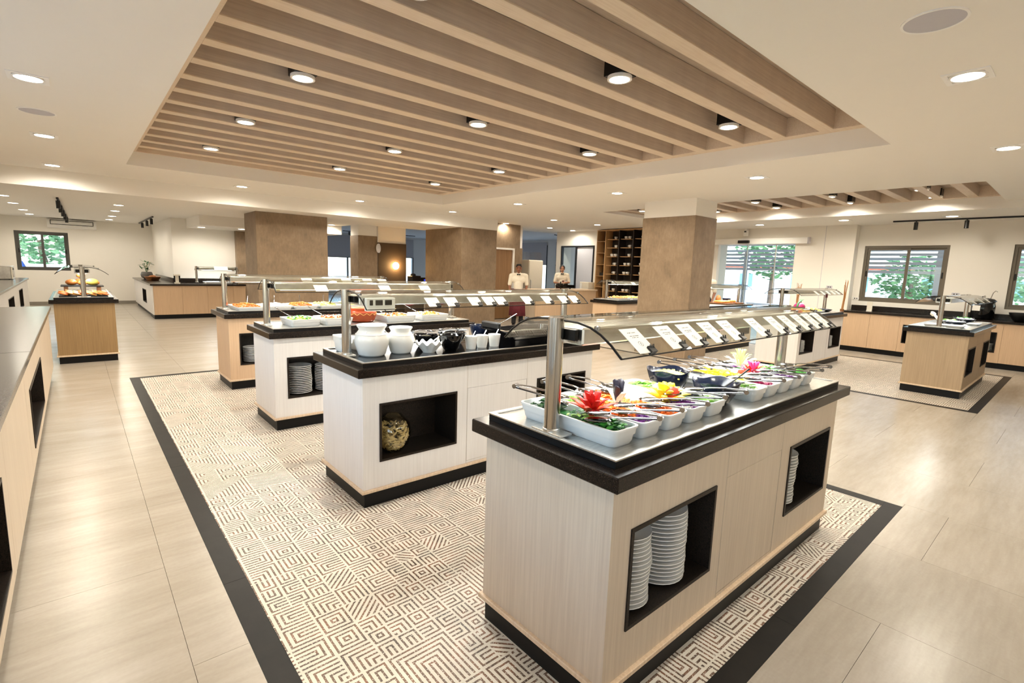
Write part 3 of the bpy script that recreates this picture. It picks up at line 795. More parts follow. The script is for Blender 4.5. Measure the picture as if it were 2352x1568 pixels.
island('C', 1.236, 4.634, 0, 'laminate_pale', ('pale-lit laminate island carrying an orange clay pot', 'dark granite worktop under the orange clay pot', 'steel serving plate under the orange clay pot', 'glass sneeze guard over the orange clay pot'))
island('D', 1.257, 6.471, 0, 'laminate_warm', ('warm-lit laminate hot food island facing the broad brown column', 'dark granite worktop of the hot food island facing the broad column', 'steel plate under the long row of hot food pans', 'glass sneeze guard over the long row of hot food pans'))
island('E', 8.735, .956, 0, 'laminate_dim', ('tan laminate island standing alone before the window wall cabinets', 'dark granite worktop of the island before the window wall cabinets', 'steel serving plate under blue-black dishes before the windows', 'glass sneeze guard before the two brown windows'))
island('F', 8.70, 2.99, 0, 'laminate_pale', ('pale-lit laminate fruit island with plates in two niches', 'dark granite worktop under the fruit platters', 'steel serving plate under the fruit platters', 'glass sneeze guard over the fruit platters'))
island('G', 8.69, 6.62, 0, 'laminate_warm', ('warm-lit laminate island standing in front of the cup shelf', 'dark granite worktop of the island before the cup shelf', 'steel serving plate before the cup shelf', 'glass sneeze guard before the cup shelf'))
island('I', 9.06, 4.83, 0, 'laminate_tan', ('tan laminate island half hidden behind the wide column', 'dark granite worktop showing past the wide column', 'steel serving plate with bread past the wide column', 'glass sneeze guard showing past the wide column'))
island('H', .45, 9.25, PI / 2, 'laminate_dim_warm', ('tan laminate bread island standing across the side aisle', 'dark granite worktop of the bread island', 'steel serving plate under the flatbread trays', 'arched glass sneeze guard over the flatbread trays'), 'steel_flat', ())

# ---------------------------------------------------------------- wall counters
def base_unit(loc, rz, w, label, wood_, niche_=None, depth=.62, group=None):
    """one base cabinet: local x = along the front, front at y = 0"""
    c = thing('base_cabinet', label, 'cabinet', loc, rz, group)
    B().box(0, .05, 0, w, depth, .105).obj('plinth', 'black_plinth', c)
    if niche_:
        B().panel('y', 0, .02, .0015, w - .0015, .105, .83, [niche_]).obj('front_panel', wood_, c); niche(c, *niche_, 0, .35)
    else: B().box(.0015, 0, .107, w - .0015, .02, .828, .001).obj('door', wood_, c)
    B().box(0, .02, .105, .018, depth, .83).obj('side_panel', wood_, c); B().box(w - .018, .02, .105, w, depth, .83).obj('side_panel', wood_, c)
    return c
y = 3.56; i = 0
seg = ((.51, 0, 'plain door base cabinet nearest the entrance wall, under the card holder'), (.52, 0, 'plain door base cabinet under the middle of the first brown window'), (.76, 1, 'base cabinet with open niche behind the lone island'), (.33, 0, 'narrow base cabinet under the black soup kettle'), (.43, 1, 'base cabinet with stacked plates in its niche'), (.75, 0, 'wide plain base cabinet under the second brown window'), (.75, 0, 'wide plain base cabinet past the second brown window'))
RC = {}
for w_, nb, lb in seg:
    nn = (.06, .46, .29, .665) if (nb and w_ > .7) else ((.10, .36, .29, .665) if nb else None)
    base_unit((12.65, y, 0), -PI / 2, w_, lb, 'laminate_warm', nn, .64); RC[i] = y; i += 1; y -= w_
o = B().box(12.62, -1.0, .83, 13.3, 3.58, .87, .004).obj('stone_worktop', 'granite'); tag(o, 'long black granite worktop under the two brown windows', 'worktop')
o = B().box(13.27, -1.0, .872, 13.299, 3.58, .975, .002).obj('backsplash', 'granite'); tag(o, 'low black granite upstand below the brown windows', 'upstand')
# corner counter K (far left)
for k, (w_, lb) in enumerate(((.60, 'corner counter cabinet meeting the white-fronted end'), (.56, 'middle cabinet of the corner counter'), (.60, 'corner counter cabinet under the glass guard'), (.3, 'corner counter cabinet reaching the brown column'))):
    base_unit((1.42 + sum((.60, .56, .60, .3)[:k]), 15.12, 0), 0, w_, lb, 'laminate_warm', None, .9)
base_unit((1.40, 19.9, 0), -PI / 2, 1.9, 'white-fronted counter side running along the corner wall', 'laminate_pale', None, .58)
base_unit((1.40, 18.0, 0), -PI / 2, 1.95, 'white-fronted counter side with a dark open niche', 'laminate_pale', (.55, 1.45, .30, .66), .58)
tag(B().box(1.40, 15.12, .107, 1.418, 16.04, .828).obj('counter_end_panel', 'laminate_pale'), 'white end panel of the corner counter', 'panel')
o = B().prism([(1.36, 15.08), (3.49, 15.08), (3.49, 16.19), (1.99, 16.19), (1.99, 19.95), (1.36, 19.95)], 'z', .83, .87).obj('stone_worktop', 'granite'); tag(o, 'black granite worktop wrapped around the white wall corner', 'worktop')
o = B().prism([(1.965, 16.165), (3.49, 16.165), (3.49, 16.195), (1.995, 16.195), (1.995, 19.95), (1.965, 19.95)], 'z', .872, .985).obj('backsplash', 'granite'); tag(o, 'black granite upstand around the white wall corner', 'upstand')
# long counter beside the camera
LC = ((-1.4, .55, None, 'plain side counter cabinet next to the large niche'), (.55, 3.0, (1.30, 2.26, .20, .615), 'side counter cabinet with the largest dark niche'), (3.0, 4.3, None, 'plain side counter cabinet between the two niches'), (4.3, 6.2, (.30, 1.75, .20, .61), 'side counter cabinet with the second dark niche'), (6.2, 8.5, None, 'last plain cabinet at the end of the side counter'))
for (a, b, nn, lb) in LC:
    base_unit((-.29, a, 0), PI / 2, b - a, lb, 'laminate_tan', nn, .74)
for (a, b, lb) in ((-1.4, 4.6, 'grey granite worktop of the side counter, near piece'), (4.603, 8.55, 'grey granite worktop of the side counter, far piece with the steel dispenser')):
    o = B().box(-1.05, a, .83, -.262, b, .87, .004).obj('stone_worktop', 'granite_grey'); tag(o, lb, 'worktop')
# white wall counter with the microwave
for (a, b, nn, lb) in ((9.6, 12.2, None, 'white counter cabinet along the side wall, first unit'), (12.2, 14.6, (.9, 2.0, .30, .66), 'white counter cabinet with a wide dark niche'), (14.6, 18.4, (.95, 1.9, .28, .70), 'white counter cabinet with a narrow dark niche under the microwave')):
    base_unit((-.97, a, 0), PI / 2, b - a, lb, 'laminate_pale', nn, .66)
o = B().box(-1.66, 9.6, .83, -.94, 18.45, .875, .004).obj('stone_worktop', 'granite_grey'); tag(o, 'grey stone worktop carrying the microwave', 'worktop')
o = B().box(-1.745, 9.6, .877, -1.70, 18.45, .97, .002).obj('backsplash', 'granite'); tag(o, 'black upstand behind the microwave', 'upstand')
# ---------------------------------------------------------------- plates in the niches
def plate_mesh(r, name='plate'):
    return B().lathe([(0, 0), (r * .55, 0), (r * .60, .003), (r * .97, .0125), (r, .0145), (r * .995, .0175), (r * .94, .0155), (r * .58, .0065), (0, .006)], 0, 0, 28)
_pl = {}
def plate_stack(x, y, z, r, n, label, group, jit=.003, pitch=.0165, mat='ceramic_white', seed=0):
    rnd = random.Random(seed + int(x * 100) + int(y * 77)); ox = oy = 0
    for k in range(n):
        ox = ox * .8 + rnd.uniform(-jit, jit); oy = oy * .8 + rnd.uniform(-jit, jit)
        if (r, mat) not in _pl:
            o = plate_mesh(r).obj('plate', mat, None, smooth=35); _pl[r, mat] = o; tag(o, label, 'plate', group)
        else:
            o = _pl[r, mat].copy(); COL.objects.link(o); o['label'] = label; o['group'] = group
        o.location = (x + ox, y + oy, z + k * pitch)
def niche_pt(key, x, y): return at(key, x, y, NZ[0] + .0145)
for (key, x, y, r, n, lb) in (('A', .287, .168, .105, 17, 'white plate in the shorter stack in the salad island niche'), ('A', .53, .180, .118, 18, 'white plate in the wider stack in the salad island niche'), ('A', 1.66, .17, .11, 17, 'white plate in the second niche of the salad island'),
                              ('C', .297, .18, .115, 16, 'white plate in the first stack below the orange clay pot'), ('C', .565, .18, .115, 15, 'white plate in the second stack below the orange clay pot'), ('D', .33, .18, .115, 11, 'white plate in the hot food island niche'),
                              ('F', .40, .18, .115, 12, 'white plate in one niche of the fruit island'), ('F', 1.75, .18, .115, 12, 'white plate in the other niche of the fruit island')):
    p = niche_pt(key, x, y); plate_stack(*p, r, n, lb, lb.replace('white plate', 'plates'))
for k, (yy, n) in enumerate(((RC[2] - .30, 9), (RC[4] - .23, 8))):
    plate_stack(12.65 + .17, yy, .29 + .0145, .095, n, ('white plate in the cabinet niche behind the lone island', 'white plate in the cabinet niche beside the kettle')[k], ('plates behind the lone island', 'plates beside the kettle')[k])
# glass jar of pumpkin seeds in island B
p = niche_pt('B', .30, .15)
j = thing('glass_jar', 'round glass jar filled with pale pasta shells in the island niche', 'jar', p)
B().lathe([(0, 0), (.06, .002), (.105, .05), (.122, .12), (.11, .19), (.07, .235), (.06, .245), (.055, .242), (.065, .23), (.104, .188), (.116, .12), (.10, .052), (.056, .008), (0, .006)], 0, 0, 32).obj('jar_glass', 'glass_jar', j, smooth=60)
plain('shell_pasta', 'd2bd88', .55, var=.25, scale=30)
b = B(); rnd = random.Random(3)
for k in range(330):
    a = rnd.uniform(0, 2 * PI); zz = rnd.uniform(.02, .185); R = math.sqrt(max(.0005, .112 ** 2 - (zz - .12) ** 2)) * rnd.uniform(.8, .98)
    q = B().ball(0, 0, 0, .019, .0075, .006, 6, 4).xf(Matrix.Translation((R * math.cos(a) * .93, R * math.sin(a) * .93, zz)) @ Matrix.Rotation(a + PI / 2, 4, 'Z') @ Matrix.Rotation(rnd.uniform(-1, 1), 4, 'Y'))
    b.add(q.v, q.f)
o = b.obj('pasta_shells', 'shell_pasta', j, smooth=60); o['kind'] = 'stuff'
p = niche_pt('B', 1.72, .15)
j2 = copy_tree(j, None, p, .6, 'round glass jar of pasta shells in the half hidden second niche')

# ---------------------------------------------------------------- food materials
FOOD = dict(green='3f8f2e', dkgreen='1f5a24', lettuce='8fc45a', carrot='f08a2c', red='d8281f', purple='7a2f8c', yellow='f2cf2a', corn='f6dc6a', tomato='e5482a', aubergine='1a1424', cream='f4edd8', white='f2f1ea', leek='c9e08a', beet='9c1850', pink='e0488c', olive='3a3420', orange='ee7a22', bread='d89a4c', crust='b06a2c', rice='f2e4b0', stew='d9902c', stewred='c8502a', fruit='f0b84a', melon='f3c46c')
for k, v in FOOD.items(): plain('food_' + k, v, .45, var=.16, scale=60)
def shreds(name, mat, parent, n, x0, y0, x1, y1, z, h, ln=.035, r=.0028, seed=1):
    rnd = random.Random(seed); b = B()
    for k in range(n):
        x, y = rnd.uniform(x0, x1), rnd.uniform(y0, y1); u = 1 - (2 * (x - x0) / (x1 - x0) - 1) ** 4; v = 1 - (2 * (y - y0) / (y1 - y0) - 1) ** 4
        zz = z + h * u * v * rnd.uniform(.35, 1); a = rnd.uniform(0, PI); dx, dy = math.cos(a) * ln / 2, math.sin(a) * ln / 2; dz = rnd.uniform(-.006, .006)
        dx = max(-(x - x0 + .004), min(dx, x1 + .004 - x)); 
        b.tube([(x - dx, y - dy * .8, zz - dz), (x, y, zz + .004), (x + dx, y + dy * .8, zz + dz)], r, 4)
    o = b.obj(name, mat, parent); o['kind'] = 'stuff'; return o
def leaves(name, mat, parent, n, x0, y0, x1, y1, z, h, sz=.03, seed=1):
    rnd = random.Random(seed); b = B()
    for k in range(n):
        x, y = rnd.uniform(x0, x1), rnd.uniform(y0, y1); zz = z + rnd.uniform(.2, 1) * h
        M = Matrix.Translation((x, y, zz)) @ Matrix.Rotation(rnd.uniform(0, 6.3), 4, 'Z') @ Matrix.Rotation(rnd.uniform(-.7, .7), 4, 'X')
        s_ = sz * rnd.uniform(.6, 1.1); t = .0012
        ring = [(-s_, 0), (-.4 * s_, .45 * s_), (.3 * s_, .42 * s_), (s_, 0), (.3 * s_, -.42 * s_), (-.4 * s_, -.45 * s_)]
        q = B().prism(ring, 'z', -t, t); q.v = [(a, c, d + .25 * abs(c) + .1 * s_ * math.sin(a / s_ * 2)) for a, c, d in q.v]; q.xf(M); b.add(q.v, q.f)
    o = b.obj(name, mat, parent); o['kind'] = 'stuff'; return o
def dice(name, mat, parent, n, x0, y0, x1, y1, z, h, sz=.012, seed=1):
    rnd = random.Random(seed); b = B()
    for k in range(n):
        x, y = rnd.uniform(x0, x1), rnd.uniform(y0, y1); u = 1 - (2 * (x - x0) / (x1 - x0) - 1) ** 4; v = 1 - (2 * (y - y0) / (y1 - y0) - 1) ** 4
        s_ = sz * rnd.uniform(.6, 1.1)
        q = B().box(-s_, -s_ * .8, -s_ * .6, s_, s_ * .8, s_ * .6, s_ * .25).xf(Matrix.Translation((x, y, z + h * u * v * rnd.uniform(.3, 1))) @ Matrix.Rotation(rnd.uniform(0, 6), 4, 'Z') @ Matrix.Rotation(rnd.uniform(-.6, .6), 4, 'X')); b.add(q.v, q.f)
    o = b.obj(name, mat, parent); o['kind'] = 'stuff'; return o
def bed(name, mat, parent, x0, y0, x1, y1, z, h, seed=1, n=9):
    """soft heaped surface of food"""
    rnd = random.Random(seed); vs = []; fs = []
    for i in range(n):
        for j in range(n):
            u, v = i / (n - 1), j / (n - 1); e = (1 - (2 * u - 1) ** 4) * (1 - (2 * v - 1) ** 4)
            vs.append((x0 + (x1 - x0) * u, y0 + (y1 - y0) * v, z + h * e * (0.75 + rnd.uniform(-.25, .25))))
    m = n * n
    vs += [(p[0], p[1], z - .01) for p in vs[:m]]
    for i in range(n - 1):
        for j in range(n - 1):
            a = i * n + j; fs.append((a, a + n, a + n + 1, a + 1)); fs.append((m + a, m + a + 1, m + a + n + 1, m + a + n))
    for i in range(n - 1):
        for (a, b_) in ((i, i + 1), (m - n + i, m - n + i + 1), (i * n, (i + 1) * n), (i * n + n - 1, (i + 1) * n + n - 1)): fs.append((a, b_, m + b_, m + a))
    return B().add(vs, fs).obj(name, mat, parent, smooth=70)
# ---------------------------------------------------------------- containers
def pan(loc, rz, label, w, l, h, name='food_pan', group='white food pans', mat='ceramic_white', cat='food pan'):
    """rectangular pan, local centre, rim at z = h"""
    t = thing(name, label, cat, loc, rz, group)
    R = lambda a, b, r: rrect(-w / 2 + a, -l / 2 + a, w / 2 - a, l / 2 - a, r, 5)
    b = B()
    loft(b, [(R(.020, 0, .022), 0), (R(.014, 0, .024), .012), (R(.010, 0, .026), h * .55), (R(.006, 0, .026), h * .56), (R(.003, 0, .027), h * .88), (R(0, 0, .028), h * .90), (R(0, 0, .028), h),
             (R(.009, 0, .022), h), (R(.013, 0, .02), h * .6), (R(.020, 0, .018), .010)])
    b.obj('pan_body', mat, t, smooth=38)
    return t
_tg = {}
def spoon_tong(loc, rz, label, tilt=.12, cat='tongs', col='chrome', group='serving tongs', ln=.20):
    """salad tong: two sprung arms with oval ladle ends; local +x points to the food"""
    key = (col, ln)
    if key in _tg: t = copy_tree(_tg[key], None, loc, rz, label)
    else:
        t = thing('serving_tongs', label, cat, loc, rz, group)
        for s_ in (1, -1):
            b = B().tube([(-ln * .5, 0, .006 * s_ + .008), (-ln * .1, 0, .010 * s_ + .010), (ln * .22, 0, .011 * s_ + .008), (ln * .36, 0, .011 * s_ + .004)], [.0125, .0125, .0095, .008], 8, None, .22)
            q = B().ball(0, 0, 0, .048, .030, .007, 14, 6).xf(Matrix.Translation((ln * .55, 0, .013 * s_ - .002))); b.add(q.v, q.f)
            b.obj('arm', col, t, smooth=50)
        B().tube([(-ln * .5 - .002, -.0135, .008), (-ln * .5 - .002, .0135, .008)], .010, 8).obj('spring_end', col, t, smooth=50)
        _tg[key] = t
    t.rotation_euler = (0, tilt, rz)
    return t
def flower(loc, label, mats, n, r, h, wid=.011, cat='garnish'):
    """vegetable cut into a flower"""
    t = thing('vegetable_flower', label, cat, loc, 0, None)
    rnd = random.Random(n)
    for k in range(n):
        a = 2 * PI * k / n + rnd.uniform(-.15, .15); lean = (.35 + .65 * (k % 3) / 2); rr = r * lean; hh = h * (1.15 - .6 * lean)
        p = [(0, 0, 0), (rr * .35 * math.cos(a), rr * .35 * math.sin(a), hh * .6), (rr * .75 * math.cos(a), rr * .75 * math.sin(a), hh * .95), (rr * math.cos(a), rr * math.sin(a), hh)]
        B().tube(p, [wid * .7, wid, wid * .8, wid * .15], 6, None, .4).obj('petal', mats[k % len(mats)], t, smooth=60)
    return t
# ---------------------------------------------------------------- island A: salad pans
PW, PL, PH = .150, .49, .066
ZP = .9245
salads = [(.1985, 'chopped green herbs'), (.361, 'shredded carrot'), (.5235, 'grated carrot and purple cabbage'), (.686, 'white cabbage'), (.8485, 'mixed lettuce'), (1.267, 'sliced white radish'), (1.427, 'yellow sweetcorn'), (1.589, 'chopped tomato'), (1.75, 'beetroot and leek'), (1.911, 'green cucumber')]
pans = []
YC = .36
for k, (x, what) in enumerate(salads):
    t = pan(at('A', x, YC, ZP), 0, 'white ceramic pan of %s on the salad island' % what, PW, PL, PH); pans.append(t)
hw, hl = PW / 2 - .022, PL / 2 - .03
def pf(k, kind, mat, y0, y1, n, z=.045, h=.02, **kw):
    f = {'s': shreds, 'l': leaves, 'd': dice}[kind]; nm = {'s': 'shredded_vegetables', 'l': 'salad_leaves', 'd': 'diced_vegetables'}[kind]
    f(nm, 'food_' + mat, pans[k], n, -hw, y0, hw, y1, z, h, seed=k * 7 + n, **kw)
def pb(k, mat, y0=-hl, y1=hl, z=.040, h=.016): bed('salad_bed', 'food_' + mat, pans[k], -hw, y0, hw, y1, z, h, seed=k + 3)
pb(0, 'dkgreen'); pf(0, 'l', 'dkgreen', -hl, hl, 110, .036, .03, sz=.022); pf(0, 'l', 'green', -hl, -.12, 60, .04, .03, sz=.016); pf(0, 'l', 'lettuce', -.10, 0, 18, .045, .03, sz=.018)
pb(1, 'carrot', -.16, .12); pf(1, 's', 'carrot', -.16, .12, 260, .045, .035); pf(1, 'd', 'lettuce', .10, hl, 70, .04, .02); pf(1, 's', 'purple', -hl, -.15, 90, .04, .025)
pb(2, 'orange', -hl, .0); pf(2, 's', 'orange', -hl, 0, 200, .045, .025); pb(2, 'carrot', .02, hl); pf(2, 's', 'carrot', .02, hl, 160, .045, .025)
pb(3, 'white'); pf(3, 's', 'white', -hl, hl, 200, .045, .022); pf(3, 's', 'purple', -.20, -.05, 140, .045, .035)
pb(4, 'lettuce'); pf(4, 'l', 'lettuce', -hl, hl, 90, .04, .03, sz=.028); pf(4, 'l', 'white', -hl, .1, 40, .05, .03, sz=.02)
pb(5, 'white'); pf(5, 'd', 'white', -hl, hl, 120, .045, .02); pf(5, 'l', 'lettuce', -.2, 0, 20, .05, .02)
pb(6, 'yellow', -.05, hl); pf(6, 'd', 'yellow', -.08, .2, 160, .05, .035, sz=.014); pb(6, 'cream', -hl, -.05); pf(6, 'd', 'beet', -hl, -.1, 40, .045, .02)
pb(7, 'white'); pf(7, 's', 'white', -hl, hl, 180, .045, .03); pf(7, 'd', 'tomato', -.08, .02, 18, .055, .03, sz=.014)
pb(8, 'white'); pf(8, 's', 'purple', -hl, hl, 120, .045, .02); pf(8, 'l', 'green', -.1, .1, 30, .05, .03, sz=.02)
pb(9, 'lettuce'); pf(9, 'd', 'leek', -hl, hl, 110, .045, .02); pf(9, 'l', 'green', -hl, 0, 30, .05, .02)
def A3(x, y, z): return at('A', x, y, z)
flower(A3(.222, .30, .985), 'red chilli pepper cut into a flower on the green herbs', ['food_red', 'food_red', 'food_tomato'], 19, .095, .10, .014)
flower(A3(.455, .36, .975), 'striped aubergine fan standing between the carrot pans', ['food_aubergine', 'food_aubergine', 'food_cream'], 7, .05, .12, .019)
t = flower(A3(.655, .26, .975), 'yellow pepper flower with a red tomato centre', ['food_yellow'], 20, .10, .095, .018)
B().ball(0, -.03, .055, .03, .03, .028).obj('tomato_centre', 'food_tomato', t, smooth=60)
for k in range(5): B().prism([(-.03, 0), (0, .014), (.03, 0), (0, -.014)], 'z', -.001, .001).xf(Matrix.Translation((.05 + .02 * k, .05 + .012 * (k % 2), .045)) @ Matrix.Rotation(k * 1.3, 4, 'Z') @ Matrix.Rotation(.9, 4, 'X')).obj('herb_leaf', 'food_green', t)
flower(A3(1.62, .32, .975), 'pink and red beetroot flower garnish', ['food_pink', 'food_red', 'food_beet'], 26, .095, .085, .007)
flower(A3(1.74, .45, .975), 'pale green leek cut into a feathery tuft', ['food_leek', 'food_leek', 'food_white'], 46, .09, .13, .004)
# black bowls
def bowl(loc, label, r, h, mat='melamine_black', food=None, fz=.75, group='black bowls', sq=1.0, name='serving_bowl', n=28, cat='bowl'):
    t = thing(name, label, cat, loc, .3, group)
    pr = [(0, 0), (r * .45, 0), (r * .62, h * .12), (r * .86, h * .55), (r, h * .97), (r * .995, h), (r * .94, h * .985), (r * .80, h * .55), (r * .56, h * .16), (0, h * .10)]
    if sq != 1.0:
        def wv(rr, z, a): return rr * (1 + .09 * (abs(math.cos(2 * a)) ** .8 - .5)), z + (.007 * (math.cos(4 * a)) if z > h * .9 else 0)
        B().lathe(pr, 0, 0, 32, wave=wv).obj('bowl_body', mat, t, smooth=60)
    else: B().lathe(pr, 0, 0, n).obj('bowl_body', mat, t, smooth=60)
    if food:
        R = r * .8; B().lathe([(R * .3, h * .3), (R * .8, h * fz), (R, h * fz + .004), (R * .7, h * fz + .018), (R * .3, h * fz + .028), (0, h * fz + .03)], 0, 0, 20).obj('contents', food, t, smooth=50)
    return t
bl = bowl(A3(1.055, .50, ZP), 'black bowl of yellow pasta salad on the salad island', .105, .115, 'melamine_blue', 'food_corn', .72, sq=.9)
dice('pasta_salad', 'food_corn', bl, 90, -.07, -.07, .07, .07, .085, .025, .008)
b2 = bowl(A3(1.055, .245, ZP), 'black angular bowl of onion slices with a spoon on the salad island', .105, .105, 'melamine_blue', 'food_cream', .45, sq=.9)
shreds('onion_slices', 'food_cream', b2, 60, -.06, -.06, .06, .06, .055, .02)
def ladle(loc, rz, label, mat='black', ln=.2, tilt=.35):
    t = thing('serving_spoon', label, 'spoon', loc, rz, 'serving spoons')
    B().tube([(0, 0, 0), (-ln * .5, 0, .012), (-ln, 0, .03)], [.006, .0045, .0065], 8, None, .6).obj('handle', mat, t, smooth=50)
    B().ball(.03, 0, -.004, .034, .022, .008).obj('spoon_bowl', mat, t, smooth=60)
    t.rotation_euler = (0, tilt, rz); return t
ladle(A3(1.085, .22, ZP + .075), 2.75, 'black spoon lying in the angular bowl of onion slices', ln=.16)
# tongs at both ends of the pans
for k in range(5):
    spoon_tong(A3(salads[k][0] + .02, .13 + .012 * (k % 2), ZP + .098), PI / 2 + .55, 'steel tongs on the near end of the %s pan' % salads[k][1], .05)
    if k < 3: spoon_tong(A3(salads[k][0] - .01, .57, ZP + .098), -PI / 2 + .25, 'steel tongs on the far end of the %s pan' % salads[k][1], .05)
for k in range(5, 10):
    spoon_tong(A3(salads[k][0] + .02, .13 + .01 * (k % 2), ZP + .098), PI / 2 + .5, 'steel tongs on the near end of the %s pan' % salads[k][1], .05)
    if k < 8: spoon_tong(A3(salads[k][0] - .01, .57, ZP + .098), -PI / 2 + .3, 'steel tongs on the far end of the %s pan' % salads[k][1], .05)

# ---------------------------------------------------------------- price cards on the guards
m = NT('card_print')
tc = m.new('ShaderNodeTexCoord'); sp = m.new('ShaderNodeSeparateXYZ'); m.put(sp.inputs[0], tc.outputs['Object'])
X, Y = sp.outputs[0], sp.outputs[1]
def band(v, lo, hi): return m.math('MULTIPLY', m.math('GREATER_THAN', v, lo), m.math('LESS_THAN', v, hi))
ws_ = m.math('GREATER_THAN', m.noise(m.coord((260, 40, 1)), 1.0, 1), .47)
l1 = m.math('MULTIPLY', m.math('MULTIPLY', band(Y, .036, .040), band(X, -.022, .022)), ws_)
l2 = m.math('MULTIPLY', m.math('MULTIPLY', band(Y, .021, .024), band(X, -.026, .026)), ws_)
l3 = m.math('MULTIPLY', m.math('MULTIPLY', band(Y, .013, .016), band(X, -.018, .018)), ws_)
rr = m.math('SQRT', m.math('ADD', m.math('MULTIPLY', X, X), m.math('MULTIPLY', m.math('ADD', Y, .016), m.math('ADD', Y, .016))))
ring = m.math('MAXIMUM', band(rr, .0095, .0112), m.math('MULTIPLY', band(rr, .0, .006), band(X, -.0012, .0025)))
f = m.math('MINIMUM', m.math('ADD', m.math('ADD', l1, l2), m.math('ADD', l3, ring)), 1)
m.set(color=m.mix(f, lin('eeeee8'), lin('4a4844')), rough=.55)
_card = {}
def card(key, x, label, side=1, w=.088, l=.118, clip=True, group='price cards clipped to glass guards', y_=.2475):
    """card lying on the sloping lower part of the glass; side=1: face on the y=0 side"""
    yc = IW / 2
    (ya, za), (yb, zb) = (.19, 1.321), (.29, 1.247)
    ang = math.atan2(za - zb, yb - ya); ym, zm = yb - math.cos(ang) * (l / 2 - .004), zb + math.sin(ang) * (l / 2 - .004)
    yy = yc - side * ym; p = at(key, x, yy - side * .003, zm + .013)
    rz = ISL[key][2] + (0 if side == 1 else PI)
    k2 = (w, l, clip)
    if k2 in _card: t = copy_tree(_card[k2], None, p, rz, label, group)
    else:
        t = thing('price_card', label, 'card', p, rz, group)
        B().box(-w / 2, -l / 2, -.0008, w / 2, l / 2, .0008).obj('card_sheet', 'card_print', t)
        if clip:
            c = B().prism([(-.012, -.016), (.012, -.013), (.014, .002), (-.014, .002)], 'x', -.016, .016).xf(Matrix.Translation((.026, -l / 2 + .010, .006))).obj('binder_clip', 'black', t)
            B().tube([(.020, -l / 2 + .008, .004), (.018, -l / 2 + .024, .014), (.024, -l / 2 + .026, .015), (.026, -l / 2 + .008, .005)], .0013, 6).obj('clip_wire', 'black', c); B().tube([(.032, -l / 2 + .008, .004), (.030, -l / 2 + .022, .017), (.036, -l / 2 + .022, .017), (.037, -l / 2 + .008, .005)], .0013, 6).obj('clip_wire', 'black', c)
        _card[k2] = t
    t.rotation_euler = (ang, 0, rz)
    return t
cx = (.235, .435, .585, .745, .905, 1.165, 1.375, 1.535, 1.70, 1.85, 1.99)
for k, x in enumerate(cx): card('A', x, 'white printed dish card clipped to the guard of the salad island', 1, .098, .118, True, 'dish cards on the salad guard')
for k, x in enumerate((.58, .73, .93, 1.06, 1.17, 1.44, 1.66, 1.85, 1.98)): card('B', x, 'white printed dish card clipped to the guard over the ceramic jars', 1, .098, .09, True, 'dish cards on the jar island guard')
for k, x in enumerate((.50, 1.15, 1.62)): card('C', x, 'white printed dish card on the guard over the clay pot', 1, .12, .09, False, 'dish cards on the clay pot guard')
for k, x in enumerate((.98, 1.50, 1.80, 2.02)): card('D', x, 'white printed dish card on the guard over the hot food row', 1, .13, .10, False, 'dish cards on the hot food guard')
for k, x in enumerate((.85, 1.15, 1.42, 1.68, 1.92)): card('F', x, 'white printed dish card on the guard over the fruit platters', 1, .10, .10, False, 'dish cards on the fruit guard')
for k, x in enumerate((.7, 1.3, 1.85)): card('G', x, 'white printed dish card on the guard before the cup shelf', 1, .13, .10, False, 'dish cards before the cup shelf')
for k, x in enumerate((.5, 1.2, 1.8)): card('E', x, 'white printed dish card on the guard before the brown windows', 1, .13, .10, False, 'dish cards before the brown windows')
# switch box hung on the guard of island B
sb = thing('switch_box', 'white box with three black switches hung at the end of the jar island guard', 'switch box', at('B', .27, IW / 2 - .112, 1.262))
B().box(-.10, -.018, -.04, .10, .018, .045, .003).obj('casing', 'white_plastic', sb)
for (a, b_) in ((-.08, .022), (-.04, .05), (.025, .05)): B().box(a, -.022, -.002, a + b_, -.017, .032, .002).obj('switch', 'black', sb)
B().tube([(.02, -.02, -.03), (.05, -.03, -.06), (.075, -.02, -.05), (.10, .0, -.035)], .003, 6).obj('cable', 'black', sb)

# ---------------------------------------------------------------- island B: jars, bowls, cups, chafing dish
def B3(x, y, z=ZP): return at('B', x, y, z)
def jar(loc, label, r, h, fill):
    t = thing('ceramic_jar', label, 'jar', loc, 0, 'white ceramic jars')
    B().lathe([(0, 0), (r * .72, 0), (r * .80, h * .06), (r * .99, h * .42), (r, h * .55), (r * .93, h * .70), (r * .78, h * .80), (r * .74, h * .85), (r * .86, h * .95), (r * .88, h * .985), (r * .84, h), (r * .74, h * .98), (r * .66, h * .86), (r * .70, h * .78), (r * .85, h * .66), (r * .80, h * .3), (0, h * .2)], 0, 0, 40).obj('jar_body', 'ceramic_white', t, smooth=60)
    B().lathe([(r * .93, h * .685), (r * .955, h * .70), (r * .93, h * .715)], 0, 0, 40, ring_=True).obj('shoulder_band', 'ceramic_white', t, smooth=60)
    B().lathe([(0, h * .74), (r * .74, h * .74), (r * .74, h * .75), (0, h * .77)], 0, 0, 24).obj('contents', fill, t)
    return t
j1 = jar(B3(.235, .315), 'larger white ceramic jar holding olives', .112, .205, 'food_olive'); dice('olives', 'food_olive', j1, 40, -.06, -.06, .06, .06, .155, .015, .014); dice('cheese_cubes', 'food_white', j1, 6, -.03, -.03, .03, .03, .165, .012, .014)
jar(B3(.445, .31), 'smaller white ceramic jar holding dark sauce', .090, .180, 'food_aubergine')
pan(B3(.30, .555), 0, 'white rectangular pan standing behind the two ceramic jars', .20, .22, .085, group='white pans on the jar island')
pan(B3(.135, .55), 0, 'small white pan between the steel post and the larger jar', .10, .16, .11, group='white pans on the jar island')
